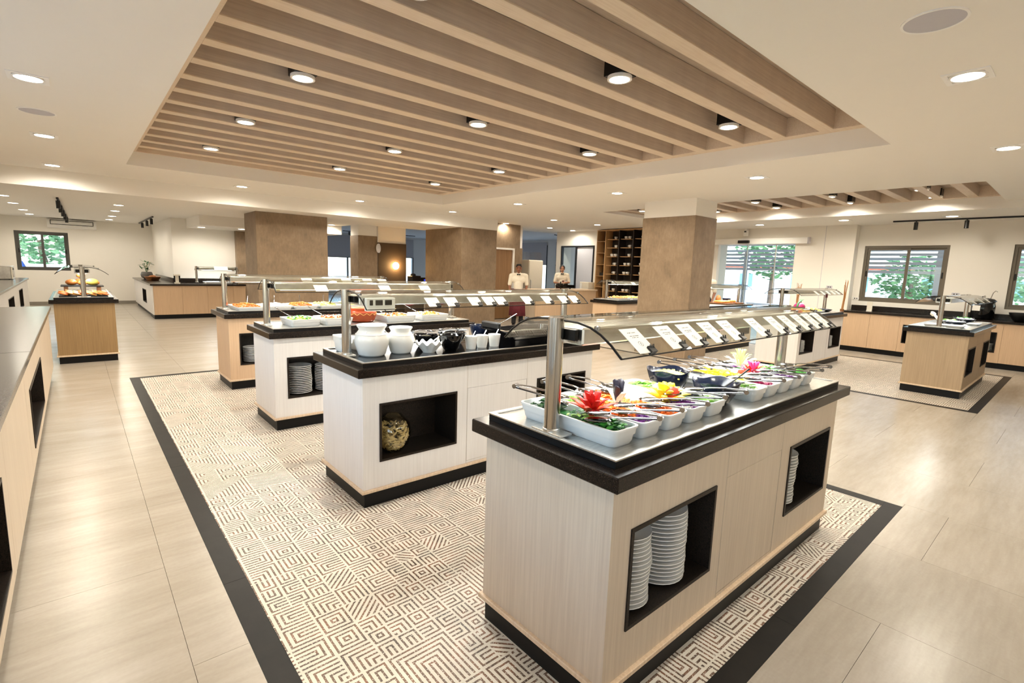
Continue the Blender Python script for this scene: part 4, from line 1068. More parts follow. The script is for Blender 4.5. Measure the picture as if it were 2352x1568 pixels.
def wv(rr, z, a): return rr, z + (.012 * math.sin(9 * a) if z > .05 else 0)
wb = thing('wavy_bowl', 'white bowl with a wavy rim beside the smaller ceramic jar', 'bowl', B3(.625, .235))
B().lathe([(0, 0), (.042, 0), (.045, .006), (.072, .04), (.092, .068), (.090, .071), (.066, .042), (.036, .012), (0, .010)], 0, 0, 54, wave=wv).obj('bowl_body', 'ceramic_white', wb, smooth=60)
ladle(B3(.66, .235, ZP + .075), PI + .3, 'white spoon resting in the wavy bowl', 'ceramic_white', .12, .2)
bowl(B3(.80, .225), 'black footed bowl between the wavy bowl and the white cups', .088, .115, 'black_gloss', 'food_aubergine', .6)
bowl(B3(.76, .50), 'black bowl with tongs behind the wavy bowl', .095, .085, 'black_gloss', 'food_olive', .6); spoon_tong(B3(.72, .50, ZP + .10), .3, 'steel tongs lying across the black bowl behind the wavy bowl', .05)
bowl(B3(1.03, .52), 'black bowl with tongs behind the white cups', .095, .085, 'black_gloss', 'food_olive', .6); spoon_tong(B3(.99, .52, ZP + .10), .2, 'steel tongs lying across the black bowl behind the cups', .05)
spoon_tong(B3(.80, .225, ZP + .128), .15, 'dark tongs resting on the black footed bowl', .0, col='black')
spoon_tong(B3(1.17, .62, ZP + .01), .1, 'pale tongs lying behind the three white cups', .0)
for k, (x, y_, lb) in enumerate(((.975, .215, 'white tapered cup with spoon next to the black footed bowl'), (1.085, .225, 'white tapered cup between its two neighbours'), (1.205, .225, 'white tapered cup next to the black roll-top dish'))):
    c = thing('sauce_cup', lb, 'cup', B3(x, y_), 0, 'white sauce cups')
    B().lathe([(0, 0), (.036, 0), (.048, .088), (.049, .094), (.045, .094), (.034, .008), (0, .008)], 0, 0, 24).obj('cup_body', 'ceramic_white', c, smooth=50)
    B().lathe([(0, .070), (.042, .070), (.042, .074), (0, .076)], 0, 0, 20).obj('sauce', 'food_cream', c)
    B().tube([(.0, 0, .06), (.03, .01, .10), (.055, .02, .125)], .0035, 6).obj('spoon_handle', 'chrome', c)
ch = thing('chafing_dish', 'long black chafing dish with a clear arched lid', 'chafing dish', B3(1.62, .30), 0)
loft(B(), [(rrect(-.30, -.16, .30, .16, .03), 0), (rrect(-.33, -.19, .33, .19, .03), .10), (rrect(-.35, -.21, .35, .21, .03), .105), (rrect(-.35, -.21, .35, .21, .03), .115), (rrect(-.31, -.17, .31, .17, .03), .115), (rrect(-.29, -.15, .29, .15, .03), .05)]).obj('dish_body', 'black_gloss', ch, smooth=40)
bed('contents', 'food_olive', ch, -.28, -.14, .28, .14, .075, .02)
B().box(-.34, -.02, .115, -.30, .20, .17, .01).obj('handle', 'black', ch)
B().tube([(-.28, -.17, .118), (.28, -.17, .118)], .006, 8).obj('front_bar', 'chrome', ch)
bowl(B3(1.34, .605), 'dark blue bowl behind the black chafing dish', .08, .12, 'melamine_blue', 'food_aubergine', .6)
ladle(B3(1.36, .40, ZP + .135), 2.2, 'steel spoon leaning on the chafing dish edge', 'chrome', .2, .4)

# ---------------------------------------------------------------- island C: hot trays and the clay pot
def C3(x, y, z=ZP): return at('C', x, y, z)
trays = ((.37, 'yellow vegetable gratin', 'yellow', 'green'), (.685, 'orange gratin beside the clay pot', 'stew', 'stewred'), (1.36, 'roast potatoes past the clay pot', 'stew', 'crust'), (1.78, 'fried fish at the end of the row', 'bread', 'stew'))
for k, (x, lb, m1, m2) in enumerate(trays):
    t = pan(C3(x, .315), 0, 'white rectangular tray of ' + lb, .285 if k < 2 else .35, .36, .068, 'baking_tray', 'white hot food trays')
    w_ = .12 if k < 2 else .15
    bed('hot_food', 'food_' + m1, t, -w_, -.155, w_, .155, .050, .028, k); dice('topping', 'food_' + m2, t, 70, -w_ * .8, -.12, w_ * .8, .12, .06, .025, .010, k); dice('garnish_pieces', 'food_cream', t, 25, -w_ * .8, -.12, w_ * .8, .12, .06, .025, .012, k + 9)
    ladle(C3(x - w_ * .6, .42, ZP + .085), -.9, 'steel serving spoon in the tray of ' + lb, 'chrome', .16, .25)
pt = thing('clay_pot', 'wide orange glazed clay pot with two handles among the hot trays', 'pot', C3(1.015, .36))
B().lathe([(0, 0), (.105, 0), (.125, .02), (.140, .07), (.142, .105), (.134, .118), (.150, .140), (.153, .146), (.142, .146), (.124, .116), (.128, .07), (.10, .02), (0, .016)], 0, 0, 40).obj('pot_body', 'clay_orange', pt, smooth=50)
B().lathe([(.1255, .022), (.1415, .068), (.1435, .09), (.1425, .10), (.1405, .07), (.124, .024)], 0, 0, 40, ring_=True).obj('painted_band', 'clay_brown', pt, smooth=60)
for k in range(14):
    a0 = 2 * PI * k / 14; pts = [(.1445 * math.cos(a0 + d_), .1445 * math.sin(a0 + d_), z_) for d_, z_ in ((0, .085), (.11, .098), (.22, .086), (.33, .076), (.44, .085))]
    B().tube(pts, .0022, 5).obj('painted_swirl', 'food_melon', pt)
for s_ in (1, -1): B().tube([(s_ * .145, -.035, .12), (s_ * .185, -.02, .128), (s_ * .185, .02, .128), (s_ * .145, .035, .12)], .010, 8).obj('handle', 'clay_orange', pt, smooth=60)
B().lathe([(0, .10), (.125, .10), (.125, .112), (0, .118)], 0, 0, 24).obj('stew', 'food_stewred', pt)
ladle(C3(1.10, .42, ZP + .13), 3.6, 'wooden spoon standing in the orange clay pot', 'board_wood', .2, .5)

# ---------------------------------------------------------------- island D: long row of pans
def D3(x, y, z=ZP): return at('D', x, y, z)
for k, (x, lb, m1, m2) in enumerate(((.31, 'sausages with sauce', 'crust', 'orange'), (.634, 'white rice', 'rice', 'cream'), (.958, 'roast meat with tomato', 'stewred', 'orange'), (1.282, 'mashed potato', 'rice', 'corn'), (1.606, 'scrambled egg', 'corn', 'rice'), (1.93, 'creamy pasta', 'cream', 'fruit'))):
    t = pan(D3(x, .355), 0, 'shallow white pan of ' + lb, .31, .52, .045, 'hot_pan', 'white hot pans in a row')
    bed('hot_food', 'food_' + m1, t, -.135, -.23, .135, .23, .03, .028, k + 5); dice('food_pieces', 'food_' + m2, t, 80, -.12, -.2, .12, .2, .04, .03, .014, k)
    ladle(D3(x + .06, .56, ZP + .07), -1.9, 'steel ladle resting in the pan of ' + lb, 'chrome', .15, .3)
# plates on the end stand of island D's neighbour are hidden

# ---------------------------------------------------------------- island E, F, G, I, H contents
def put(key, x, y, z=ZP): return at(key, x, y, z)
for k, (x, y_, r, lb) in enumerate(((.61, .30, .13, 'blue-black round dish of shellfish'), (.95, .42, .14, 'blue-black round dish of salad'), (1.50, .30, .13, 'blue-black round dish of fish'), (1.86, .36, .13, 'blue-black round dish of olives'))):
    d = bowl(put('E', x, y_), lb + ' on the island before the windows', r, .07, 'melamine_blue', 'food_' + ('white', 'lettuce', 'cream', 'olive')[k], .6, 'blue-black dishes before the windows')
    leaves('salad_leaves', 'food_' + ('white', 'lettuce', 'white', 'green')[k], d, 25, -r * .6, -r * .6, r * .6, r * .6, .045, .03, .03, k)
pan(put('E', .30, .35), 0, 'flat white platter at the post of the island before the windows', .30, .42, .035, 'platter', 'white platters before the windows', cat='platter'); pan(put('E', 1.19, .15), 0, 'flat white platter between the blue-black dishes', .30, .15, .03, 'platter', 'white platters before the windows', cat='platter')
spoon_tong(put('E', .62, .5, ZP + .1), .6, 'cream tongs standing in the shellfish dish', -.5, col='ceramic_cream')
# fruit island F
for k, (x, y_, w_, l_, m1, m2, lb) in enumerate(((.43, .35, .36, .40, 'orange', 'tomato', 'orange slices and watermelon'), (.735, .36, .22, .40, 'fruit', 'yellow', 'pineapple and melon'), (1.30, .36, .48, .40, 'melon', 'corn', 'yellow melon slices'))):
    t = pan(put('F', x, y_), 0, 'white platter of ' + lb, w_, l_, .035, 'fruit_platter', 'white fruit platters', cat='platter')
    dice('fruit_slices', 'food_' + m1, t, 60, -w_ * .4, -l_ * .4, w_ * .4, l_ * .4, .03, .04, .024, k); dice('fruit_pieces', 'food_' + m2, t, 40, -w_ * .4, -l_ * .4, w_ * .4, l_ * .4, .035, .04, .022, k + 4)
wm = thing('carved_watermelon', 'carved red watermelon basket with dark rind handle on the fruit island', 'watermelon', put('F', .95, .40, ZP))
B().ball(0, 0, .09, .095, .095, .09, 20, 12).obj('flesh', 'food_beet', wm, smooth=60)
B().lathe([(.03, .0), (.09, .045), (.102, .09), (.097, .092), (.085, .05), (.03, .006)], 0, 0, 24, ring_=True).obj('rind', 'food_cream', wm, smooth=60)
B().tube([(-.10, 0, .09), (-.085, 0, .15), (-.03, 0, .19), (.03, 0, .195), (.085, 0, .15), (.10, 0, .10)], .017, 8).obj('handle_rind', 'food_dkgreen', wm, smooth=60)
for k in range(4): B().tube([(.01, 0, .19), (.03 + .015 * k, .02 * (k - 1.5), .22), (.06 + .02 * k, .03 * (k - 1.5), .235)], .007, 6, .002).obj('leaf_curl', 'food_dkgreen', wm)
for k, (x, y_, lb) in enumerate(((1.78, .26, 'dark blue oval dish on the fruit island edge'), (.17, .20, 'stack of small steel bowls at the fruit island post'))):
    bowl(put('F', x, y_), lb, .13 if k == 0 else .07, .05 if k == 0 else .08, 'melamine_blue' if k == 0 else 'chrome', None, .5, 'small bowls on the fruit island')
def sticks(loc, label, n, h, spread, seed):
    t = thing('bamboo_bundle', label, 'bamboo', loc, 0, 'bamboo bundles on the fruit island'); rnd = random.Random(seed)
    B().lathe([(0, 0), (.03, 0), (.034, .08), (.028, .08), (.024, .01), (0, .01)], 0, 0, 16).obj('holder', 'board_wood', t, smooth=50)
    for k in range(n):
        a = rnd.uniform(0, 6.28); r0 = rnd.uniform(0, .018); q = rnd.uniform(.5, 1.2)
        B().tube([(r0 * math.cos(a), r0 * math.sin(a), .015), (r0 * math.cos(a) + spread[0] * q * .5 + rnd.uniform(-.012, .012), r0 * math.sin(a), h * .5), (r0 * math.cos(a) * 4.0 + spread[0] * q + rnd.uniform(-.05, .05), r0 * math.sin(a) * 2.2 + spread[1] * q, h * rnd.uniform(.85, 1.05))], .0048, 6, .0035).obj('cane', 'bamboo', t)
sticks(put('F', 1.72, .716, .9), 'upright bundle of bamboo canes on the fruit island', 13, .52, (.01, .0), 2)
sticks(put('F', 2.183, .09, .9), 'leaning bundle of bamboo canes at the fruit island corner', 14, .60, (.15, .02), 5)
fs_ = tag(B().box(-.05, -.004, -.03, .05, .004, .03, .002).obj('red_tag', 'apron', None, put('F', 1.22, IW / 2 - .30, 1.235)), 'small dark red sign hanging from the fruit island guard', 'sign')
# island G
for k, (x, lb) in enumerate(((.5, 'breaded slices'), (1.0, 'golden pastries'), (1.55, 'toasted bread'))):
    t = pan(put('G', x, .36), 0, 'white tray of %s before the cup shelf' % lb, .44, .42, .04, 'pastry_tray', 'white pastry trays', cat='tray')
    dice('pastries', 'food_' + ('bread', 'fruit', 'crust')[k], t, 45, -.18, -.17, .18, .17, .035, .03, .03, k)
# island I
for k, (x, lb) in enumerate(((1.36, 'long bread loaves'), (1.79, 'round bread rolls'))):
    t = pan(put('I', x, .36), 0, 'wooden tray of %s past the wide column' % lb, .40, .42, .03, 'bread_tray', 'bread trays past the column', 'board_wood', cat='tray')
    for q in range(5): B().ball(-.12 + .06 * q, .02 * (q % 2), .055, .028 if k == 0 else .04, .13 if k == 0 else .04, .03, 12, 8).obj('loaf' if k == 0 else 'bread_roll', 'food_bread', t, smooth=60)
bowl(put('I', 2.05, .60), 'dark blue bowl at the end of the bread trays', .09, .10, 'melamine_blue', 'food_aubergine', .6)
vs_ = thing('round_loaf', 'dark round loaf leaning behind the bread trays', 'bread', put('I', 1.70, .62)); B().ball(0, 0, .09, .09, .05, .09).obj('loaf', 'food_crust', vs_, smooth=60)
# bread island H (local x runs away from the camera)
for k, (x, n_, lb) in enumerate(((.33, 7, 'first slate tray of flatbread'), (.72, 7, 'second slate tray of flatbread'))):
    t = thing('bread_tray', lb + ' on the bread island', 'tray', put('H', x, .376), PI / 2, 'slate trays of flatbread')
    B().box(-.14, -.27, 0, .14, .27, .016, .003).obj('slate', 'black', t)
    for q in range(n_): B().box(-.12, -.055, -.009, .12, .055, .009, .007).xf(Matrix.Translation((0, -.22 + .072 * q, .04 + .008 * (q % 2))) @ Matrix.Rotation(.30, 4, 'X') @ Matrix.Rotation(.15 * ((q * 7) % 3 - 1), 4, 'Z')).obj('flatbread', 'food_bread' if q % 3 else 'food_orange', t, smooth=40)
for k, (y_, lb) in enumerate(((.20, 'black handled tongs beside the flatbread'), (.66, 'second black tongs beside the flatbread'))): spoon_tong(put('H', .53, .376 + (.5 - k) * .30, ZP + .03), PI / 2 * (1 if k else -1) + PI, lb, .0, col='black')
st = thing('slate_riser', 'black slate shelf on blocks holding round loaves', 'riser', put('H', 1.35, .376), PI / 2)
B().box(-.20, -.26, .10, .20, .26, .118, .003).obj('slate_shelf', 'black', st)
for (a, b_) in ((-.15, -.2), (.15, -.2), (-.15, .2), (.15, .2)): B().box(a - .025, b_ - .025, 0, a + .025, b_ + .025, .10).obj('block', 'board_wood', st)
for k, (a, b_, z_, r, mt) in enumerate(((-.05, -.13, .118, .075, 'crust'), (-.02, .12, .118, .085, 'corn'), (.10, -.01, .118, .085, 'crust'), (.10, -.01, .228, .058, 'bread'), (-.13, .0, .118, .058, 'bread'), (.14, .17, .118, .05, 'orange'))):
    L_ = thing('round_loaf', ('dark crusted loaf at one end of the slate shelf', 'pale yellow loaf on the slate shelf', 'large dark loaf in the middle of the slate shelf', 'golden loaf stacked on the large dark loaf', 'small golden loaf at the slate shelf edge', 'small orange roll at the slate shelf corner')[k], 'bread', put('H', 1.35 - b_ * 0 + a, .376 - b_, ZP + z_), 0, None)
    B().ball(0, 0, r * .62, r, r, r * .62, 18, 10).obj('crumb', 'food_' + mt, L_, smooth=60)
    for s_ in (-1, 0, 1): B().tube([(-r * .5, s_ * r * .3, r * 1.08), (0, s_ * r * .3, r * 1.22 - abs(s_) * .008), (r * .5, s_ * r * .3, r * 1.08)], .004, 6).obj('score_line', 'food_cream', L_)
# ---------------------------------------------------------------- cup shelf against the entrance wall
sh = thing('cup_shelf', 'tall dark shelf with pale timber frame full of white cups', 'shelf', (12.68, 8.62, 0))
SW, SD, SZ0, SZ1 = 1.96, .36, .30, 2.80
def shx(b): return b      # local: y along the wall, x into the wall
B().box(SD - .02, 0, SZ0, SD, SW, SZ1).obj('back_panel', 'shelf_dark', sh)
B().box(0, -.03, .0, SD, 0, SZ1 + .03).obj('side_panel', 'shelf_dark', sh); B().box(0, SW, 0, SD, SW + .03, SZ1 + .03).obj('side_panel', 'shelf_wood', sh)
B().box(0, 0, SZ1, SD, SW, SZ1 + .03).obj('top_board', 'shelf_wood', sh); B().box(0, 0, 0, SD, SW, SZ0).obj('base_box', 'shelf_dark', sh)
cols = [0, .60, 1.12, 1.64]
for yy in cols[1:]: B().box(0, yy - .014, SZ0, SD - .02, yy + .014, SZ1).obj('divider', 'shelf_dark' if yy < 1.6 else 'shelf_wood', sh)
rows = [.62, .94, 1.20, 1.47, 1.74, 2.01, 2.28, 2.54]
for c in range(3):
    for z in rows: B().box(.03, cols[c] + .10, z - .016, SD - .02, cols[c + 1] - .05, z).obj('shelf_board', 'shelf_wood', sh)
for z in (.7, 1.05, 1.40, 1.76, 2.12, 2.48): B().box(0, 1.654, z - .012, SD - .02, SW, z).obj('shelf_board', 'shelf_wood', sh)
cupm = None; rnd = random.Random(11)
def cup(loc, r, h, rz, label, mat='ceramic_white'):
    c = thing('cup', label, 'cup', loc, rz, 'cups on the tall shelf')
    B().lathe([(0, 0), (r * .62, 0), (r * .7, .004), (r, h * .6), (r, h), (r * .93, h), (r * .9, h * .5), (0, .008)], 0, 0, 16).obj('cup_body', mat, c, smooth=50)
    B().tube([(0, r * .9, h * .8), (0, r * 1.5, h * .75), (0, r * 1.5, h * .35), (0, r * .85, h * .25)], .006, 6).obj('handle', mat, c, smooth=60)
    return c
c0 = None
for c in range(3):
    for z in rows:
        yy = cols[c] + .22 + rnd.uniform(-.015, .02); loc = (12.68 + .15, 8.62 + yy, z + .0015)
        if c0 is None: c0 = cup(loc, .050, .078, rnd.uniform(0, 6), 'white china cup standing on a board of the tall dark shelf')
        else: copy_tree(c0, None, loc, rnd.uniform(0, 6))
        if rnd.random() < .55: copy_tree(c0, None, (loc[0] + .0, loc[1] + .145, z + .0015), 3.6 + rnd.uniform(-.4, .4))
vb = tag(B().box(-.06, -.10, 0, .06, .10, .10, .006).obj('black_box', 'black', None, (12.84, 8.62 + 1.80, 1.4015)), 'small black box in the narrow timber side of the shelf', 'box')
# back counter below the shelf and bar
bc = thing('bar_counter', 'tan laminate bar counter in front of the serving woman', 'counter', (9.70, 10.2, 0))
B().box(.02, .03, 0, 2.55, .70, .09).obj('plinth', 'black_plinth', bc); B().box(0, .0, .09, 2.58, .02, .93).obj('front_panel', 'laminate_warm', bc); B().box(0, .02, .09, .02, .72, .93).obj('end_panel', 'laminate_tan', bc); B().box(2.56, .02, .09, 2.58, .72, .93).obj('end_panel', 'laminate_tan', bc)
for x in (.86, 1.72): B().box(x - .0015, -.0008, .09, x + .0015, .001, .93).obj('panel_joint', 'grout', bc)
o = tag(B().box(9.67, 10.17, .93, 12.32, 10.95, .97, .004).obj('bar_worktop', 'laminate_ledge'), 'pale bar top behind the jar island guard', 'worktop')
o = tag(B().box(12.3, 10.63, .80, 13.04, 12.3, .845, .004).obj('back_worktop', 'granite'), 'black worktop along the wall beneath the pale roller blind', 'worktop')
b_ = thing('back_cabinet', 'tan cabinet under the black worktop beside the blind', 'cabinet', (12.35, 10.98, 0)); B().box(0, 0, .1, .68, 1.30, .80).obj('cabinet_body', 'laminate_warm', b_); B().box(.03, 0, 0, .68, 1.30, .10).obj('plinth', 'black_plinth', b_)
bx = thing('white_appliance', 'cream box appliance on the black worktop by the blind', 'appliance', (12.72, 10.92, .846))
B().box(-.16, -.16, .02, .16, .22, .33, .01).obj('casing', 'ceramic_cream', bx); B().box(-.165, .12, .05, -.158, .2, .30).obj('side_panel', 'white_plastic', bx)
for (a, c) in ((-.12, -.12), (.12, -.12), (-.12, .18), (.12, .18)): B().cyl(a, c, 0, .02, .015, 10).obj('foot', 'black', bx)
dsh = thing('dark_dish', 'low black dish beside the cream appliance', 'dish', (12.6, 11.42, .846)); B().lathe([(0, 0), (.07, 0), (.12, .05), (.11, .05), (.06, .01), (0, .01)], 0, 0, 20).obj('dish_body', 'black', dsh, smooth=60)
# tall white cabinet beside the service wall
fr = thing('tall_cabinet', 'tall cream cabinet behind the bar next to the service wall', 'cabinet', (11.05, 12.0, 0))
B().box(0, 0, .06, .62, .62, 1.83, .01).obj('cabinet_body', 'ceramic_cream', fr); B().box(.01, -.02, .08, .61, -.001, 1.81, .006).obj('door', 'ceramic_cream', fr); B().box(.02, .02, 0, .60, .60, .06).obj('plinth', 'black', fr); B().tube([(.06, -.022, .9), (.06, -.05, .92), (.06, -.05, 1.18), (.06, -.022, 1.2)], .008, 8).obj('handle', 'steel', fr)
rk = thing('glass_box', 'clear open acrylic box on top of the tall cream cabinet', 'box', (11.36, 12.3, 1.83)); B().panel('y', -.25, -.244, -.27, .27, 0, .26).obj('front_pane', 'glass_clear', rk); B().box(.264, -.244, 0, .27, .25, .26).obj('side_pane', 'glass_clear', rk); B().box(-.27, -.244, 0, -.264, .25, .26).obj('side_pane', 'glass_clear', rk); B().box(-.264, .244, 0, .264, .25, .26).obj('back_pane', 'glass_clear', rk); B().box(-.27, -.25, 0, .27, .25, .004).obj('base_pane', 'glass_clear', rk)
# coffee machine on the bar
cf = thing('coffee_machine', 'black coffee machine with arms on the bar next to the woman', 'coffee machine', (11.22, 10.60, .97))
B().box(-.16, -.16, .03, .34, .18, .13, .012).obj('machine_body', 'black_gloss', cf); B().box(-.10, -.10, .13, .10, .14, .17, .01).obj('cup_tray', 'steel', cf)
for x in (-.12, .30): B().cyl(x, .0, 0, .03, .02, 12).obj('foot', 'black', cf)
B().tube([(-.20, -.05, .08), (-.32, -.06, .10), (-.36, -.06, .16)], .018, 8).obj('lever_arm', 'black', cf, smooth=50); B().ball(-.25, -.03, .15, .035).obj('knob', 'black', cf, smooth=60); B().tube([(-.13, 0, .13), (-.13, 0, .22)], .02, 8).obj('spout', 'black', cf)
# soup kettle, card holder, card reader on the window counter
kt = thing('soup_kettle', 'black soup kettle with hinged lid and ladle under the windows', 'kettle', (12.98, 1.36, .871))
B().lathe([(0, 0), (.15, 0), (.17, .03), (.175, .25), (.16, .31), (.165, .33), (.15, .335), (0, .335)], 0, 0, 32).obj('kettle_body', 'black_gloss', kt, smooth=50)
B().lathe([(.18, .335), (.18, .35), (.14, .385), (.05, .40), (0, .40)], 0, 0, 32).obj('lid', 'black', kt, smooth=50)
B().tube([(-.04, 0, .40), (-.04, 0, .44), (.04, 0, .44), (.04, 0, .40)], .008, 8).obj('lid_handle', 'steel', kt); B().tube([(.0, -.08, .37), (-.02, -.11, .50), (-.03, -.14, .54), (-.03, -.17, .52)], .006, 8).obj('ladle_hook', 'steel', kt)
B().box(-.184, .02, .16, -.178, .13, .26).obj('kettle_card', 'paper', kt)
b3 = bowl((12.95, .83, .871), 'black pot standing under the second brown window', .17, .16, 'black', None, .5, None)
ck = thing('card_holder', 'cream card in a stand on the window counter', 'card holder', (13.02, 3.17, .871)); B().box(-.03, -.05, 0, .03, .05, .012).obj('stand_base', 'white_plastic', ck); B().box(-.006, -.05, .012, .0, .05, .20).obj('card_sheet', 'ceramic_cream', ck)
for (x, y_, z_, lb) in ((13.299, 3.52, 1.12, 'white double socket beside the first brown window'), (13.299, 1.83, 1.31, 'small grey socket plate between the brown windows'), (13.049, 4.0, 1.35, 'small dark plate on the wall above the bamboo canes')):
    s_ = thing('wall_socket', lb, 'socket', (x, y_, z_)); B().box(-.008, -.06, -.03, 0, .06, .03, .003).obj('face_plate', 'white_plastic' if z_ < 1.2 else 'grey_plastic', s_); B().box(-.0095, -.03, -.012, -.0075, -.012, .012).obj('socket_insert', 'dark_metal', s_); B().box(-.0095, .012, -.012, -.0075, .03, .012).obj('socket_insert', 'dark_metal', s_)
# things on the corner counter
pl = thing('potted_plant', 'white flowering plant in a round grey pot on the corner counter', 'plant', (1.62, 18.6, .871))
B().lathe([(0, 0), (.07, 0), (.14, .06), (.155, .12), (.135, .19), (.12, .21), (.11, .20), (.12, .12), (0, .10)], 0, 0, 24).obj('pot', 'granite_grey', pl, smooth=60)
rnd = random.Random(4)
for k in range(26):
    a = rnd.uniform(0, 6.28); rr = rnd.uniform(.03, .17); zz = rnd.uniform(.24, .52)
    q = B().prism([(-.07, 0), (-.02, .03), (.05, .02), (.08, 0), (.05, -.02), (-.02, -.03)], 'z', -.001, .001).xf(Matrix.Translation((rr * math.cos(a), rr * math.sin(a), zz)) @ Matrix.Rotation(a, 4, 'Z') @ Matrix.Rotation(rnd.uniform(-.9, .4), 4, 'Y'))
    q.obj('leaf' if k % 2 else 'blossom', 'food_dkgreen' if k % 2 else 'food_cream', pl)
for k in range(6): B().tube([(0, 0, .17), (.04 * math.cos(k), .04 * math.sin(k), .33), (.09 * math.cos(k), .09 * math.sin(k), .45)], .005, 5).obj('stem', 'food_dkgreen', pl)
bs = thing('bread_basket', 'brown wooden basket of rolls lying beside the potted plant', 'basket', (1.66, 17.6, .871)); B().lathe([(0, 0), (.14, 0), (.20, .10), (.185, .10), (.13, .015), (0, .015)], 0, 0, 24, 1, 1.5).obj('basket_body', 'board_wood', bs, smooth=50)
for k in range(4): B().ball(-.05 + .03 * k, -.15 + .1 * k, .09, .06, .06, .05).obj('bread_roll', 'food_crust', bs, smooth=60)
dp = thing('cream_dispenser', 'small cream stand with two dark tubes on the corner counter', 'dispenser', (1.97, 15.45, .871)); B().box(-.06, -.05, 0, .06, .05, .03).obj('foot', 'ceramic_cream', dp); B().box(-.035, -.03, .03, .035, .03, .22).obj('column', 'ceramic_cream', dp); B().box(-.07, -.04, .20, .07, .04, .235).obj('head', 'ceramic_cream', dp)
for s_ in (1, -1): B().cyl(s_ * .055, 0, .10, .20, .016, 10).obj('tube', 'dark_metal', dp)
gu = guard((2.34, 15.22, -.03), 0, 'short glass guard lit blue-white on the corner counter', 1.12, IW, True)
pan((2.91, 15.55, .871), 0, 'white ice tray of small cups under the corner counter guard', .66, .42, .05, group=None)
for k in range(8): tag(B().lathe([(0, 0), (.025, 0), (.032, .07), (.028, .07), (.022, .006), (0, .006)], 0, 0, 14).obj('dessert_glass', 'glass_clear', None, (2.65 + .075 * k, 15.50, .884), smooth=50), 'small clear dessert glass in the white ice tray', 'glass', 'dessert glasses in the ice tray')
card_w = tag(B().box(-.16, -.002, -.06, .16, .002, .06).obj('guard_sign', 'paper', None, (2.95, 15.30, 1.28), (-.6, 0, 0)), 'long white sign resting on the corner counter guard', 'sign')
# microwave and dispenser on the side counters
mw = thing('microwave', 'silver microwave with black door window on the far side counter', 'microwave', (-1.36, 17.3, .876))
B().box(-.22, -.32, .012, .20, .32, .32, .01).obj('casing', 'steel_flat', mw); d_ = B().box(.20, -.32, .014, .225, .14, .318, .005).obj('door', 'ceramic_cream', mw); B().box(.222, -.27, .06, .2275, .09, .27).obj('window', 'black_gloss', d_); B().box(.20, .145, .014, .222, .32, .318, .004).obj('control_panel', 'grey_plastic', mw)
for (a, c) in ((-.18, -.28), (.16, -.28), (-.18, .28), (.16, .28)): B().cyl(a, c, 0, .012, .015, 8).obj('foot', 'black', mw)
ds = thing('juice_dispenser', 'polished steel dispenser with tap at the end of the side counter', 'dispenser', (-.86, 6.35, .871))
B().lathe([(0, 0), (.12, 0), (.12, .012), (.06, .03), (.05, .10), (.11, .12), (.125, .16), (.12, .36), (.05, .42), (0, .43)], 0, 0, 28).obj('tank', 'chrome', ds, smooth=50)
B().tube([(.10, 0, .17), (.17, 0, .17), (.18, 0, .13)], .012, 8).obj('tap', 'chrome', ds, smooth=50); B().box(.14, -.006, .18, .16, .006, .23).obj('tap_lever', 'black', ds); B().ball(0, 0, .45, .02).obj('lid_knob', 'chrome', ds)
# black till beside the dark column
tl = thing('till_terminal', 'black till terminal with blue lit display beside the dark column', 'till', (7.95, 13.75, 0))
B().box(-.25, -.25, 0, .45, .25, .98).obj('till_stand', 'plaster_dark', tl); B().box(-.22, -.15, .98, .10, .15, 1.22, .02).obj('printer', 'black', tl); B().ball(-.10, 0, 1.24, .09, .08, .05).obj('handset', 'black', tl, smooth=60); sc = B().box(.08, -.14, 1.0, .40, .0, 1.17, .01).obj('display', 'black', tl)
emis('till_screen', '2030a0', .8); B().box(.20, -.1415, 1.05, .32, -.1395, 1.12).obj('screen', 'till_screen', sc)
# dining chairs and tables glimpsed in the dining room
def table(loc, label):
    t = thing('dining_table', label, 'table', loc, 0, 'dining tables'); B().box(-.45, -.45, .72, .45, .45, .75, .004).obj('table_top', 'laminate_tan', t); B().cyl(0, 0, .03, .72, .04, 12).obj('stem', 'dark_metal', t); B().cyl(0, 0, 0, .03, .25, 20).obj('base', 'dark_metal', t); return t
t0 = table((10.2, 21.0, 0), 'square pale dining table before the far blinds')
for p in ((13.5, 21.8, 0), (15.6, 18.5, 0), (16.5, 15.5, 0)): copy_tree(t0, None, p)
rp = thing('reception_rail', 'red rope barrier between slim steel posts behind the hot food', 'barrier', (4.9, 9.4, 0))
for x in (0, .75, 1.5): B().cyl(x, 0, 0, .95, .018, 12).obj('post', 'steel', rp, smooth=50); B().cyl(x, 0, 0, .02, .14, 20).obj('base', 'steel', rp)
for x in (0, .75): B().tube([(x + .02, 0, .88), (x + .2, 0, .74), (x + .375, 0, .69), (x + .55, 0, .74), (x + .73, 0, .88)], .02, 8).obj('rope', 'apron', rp, smooth=60)

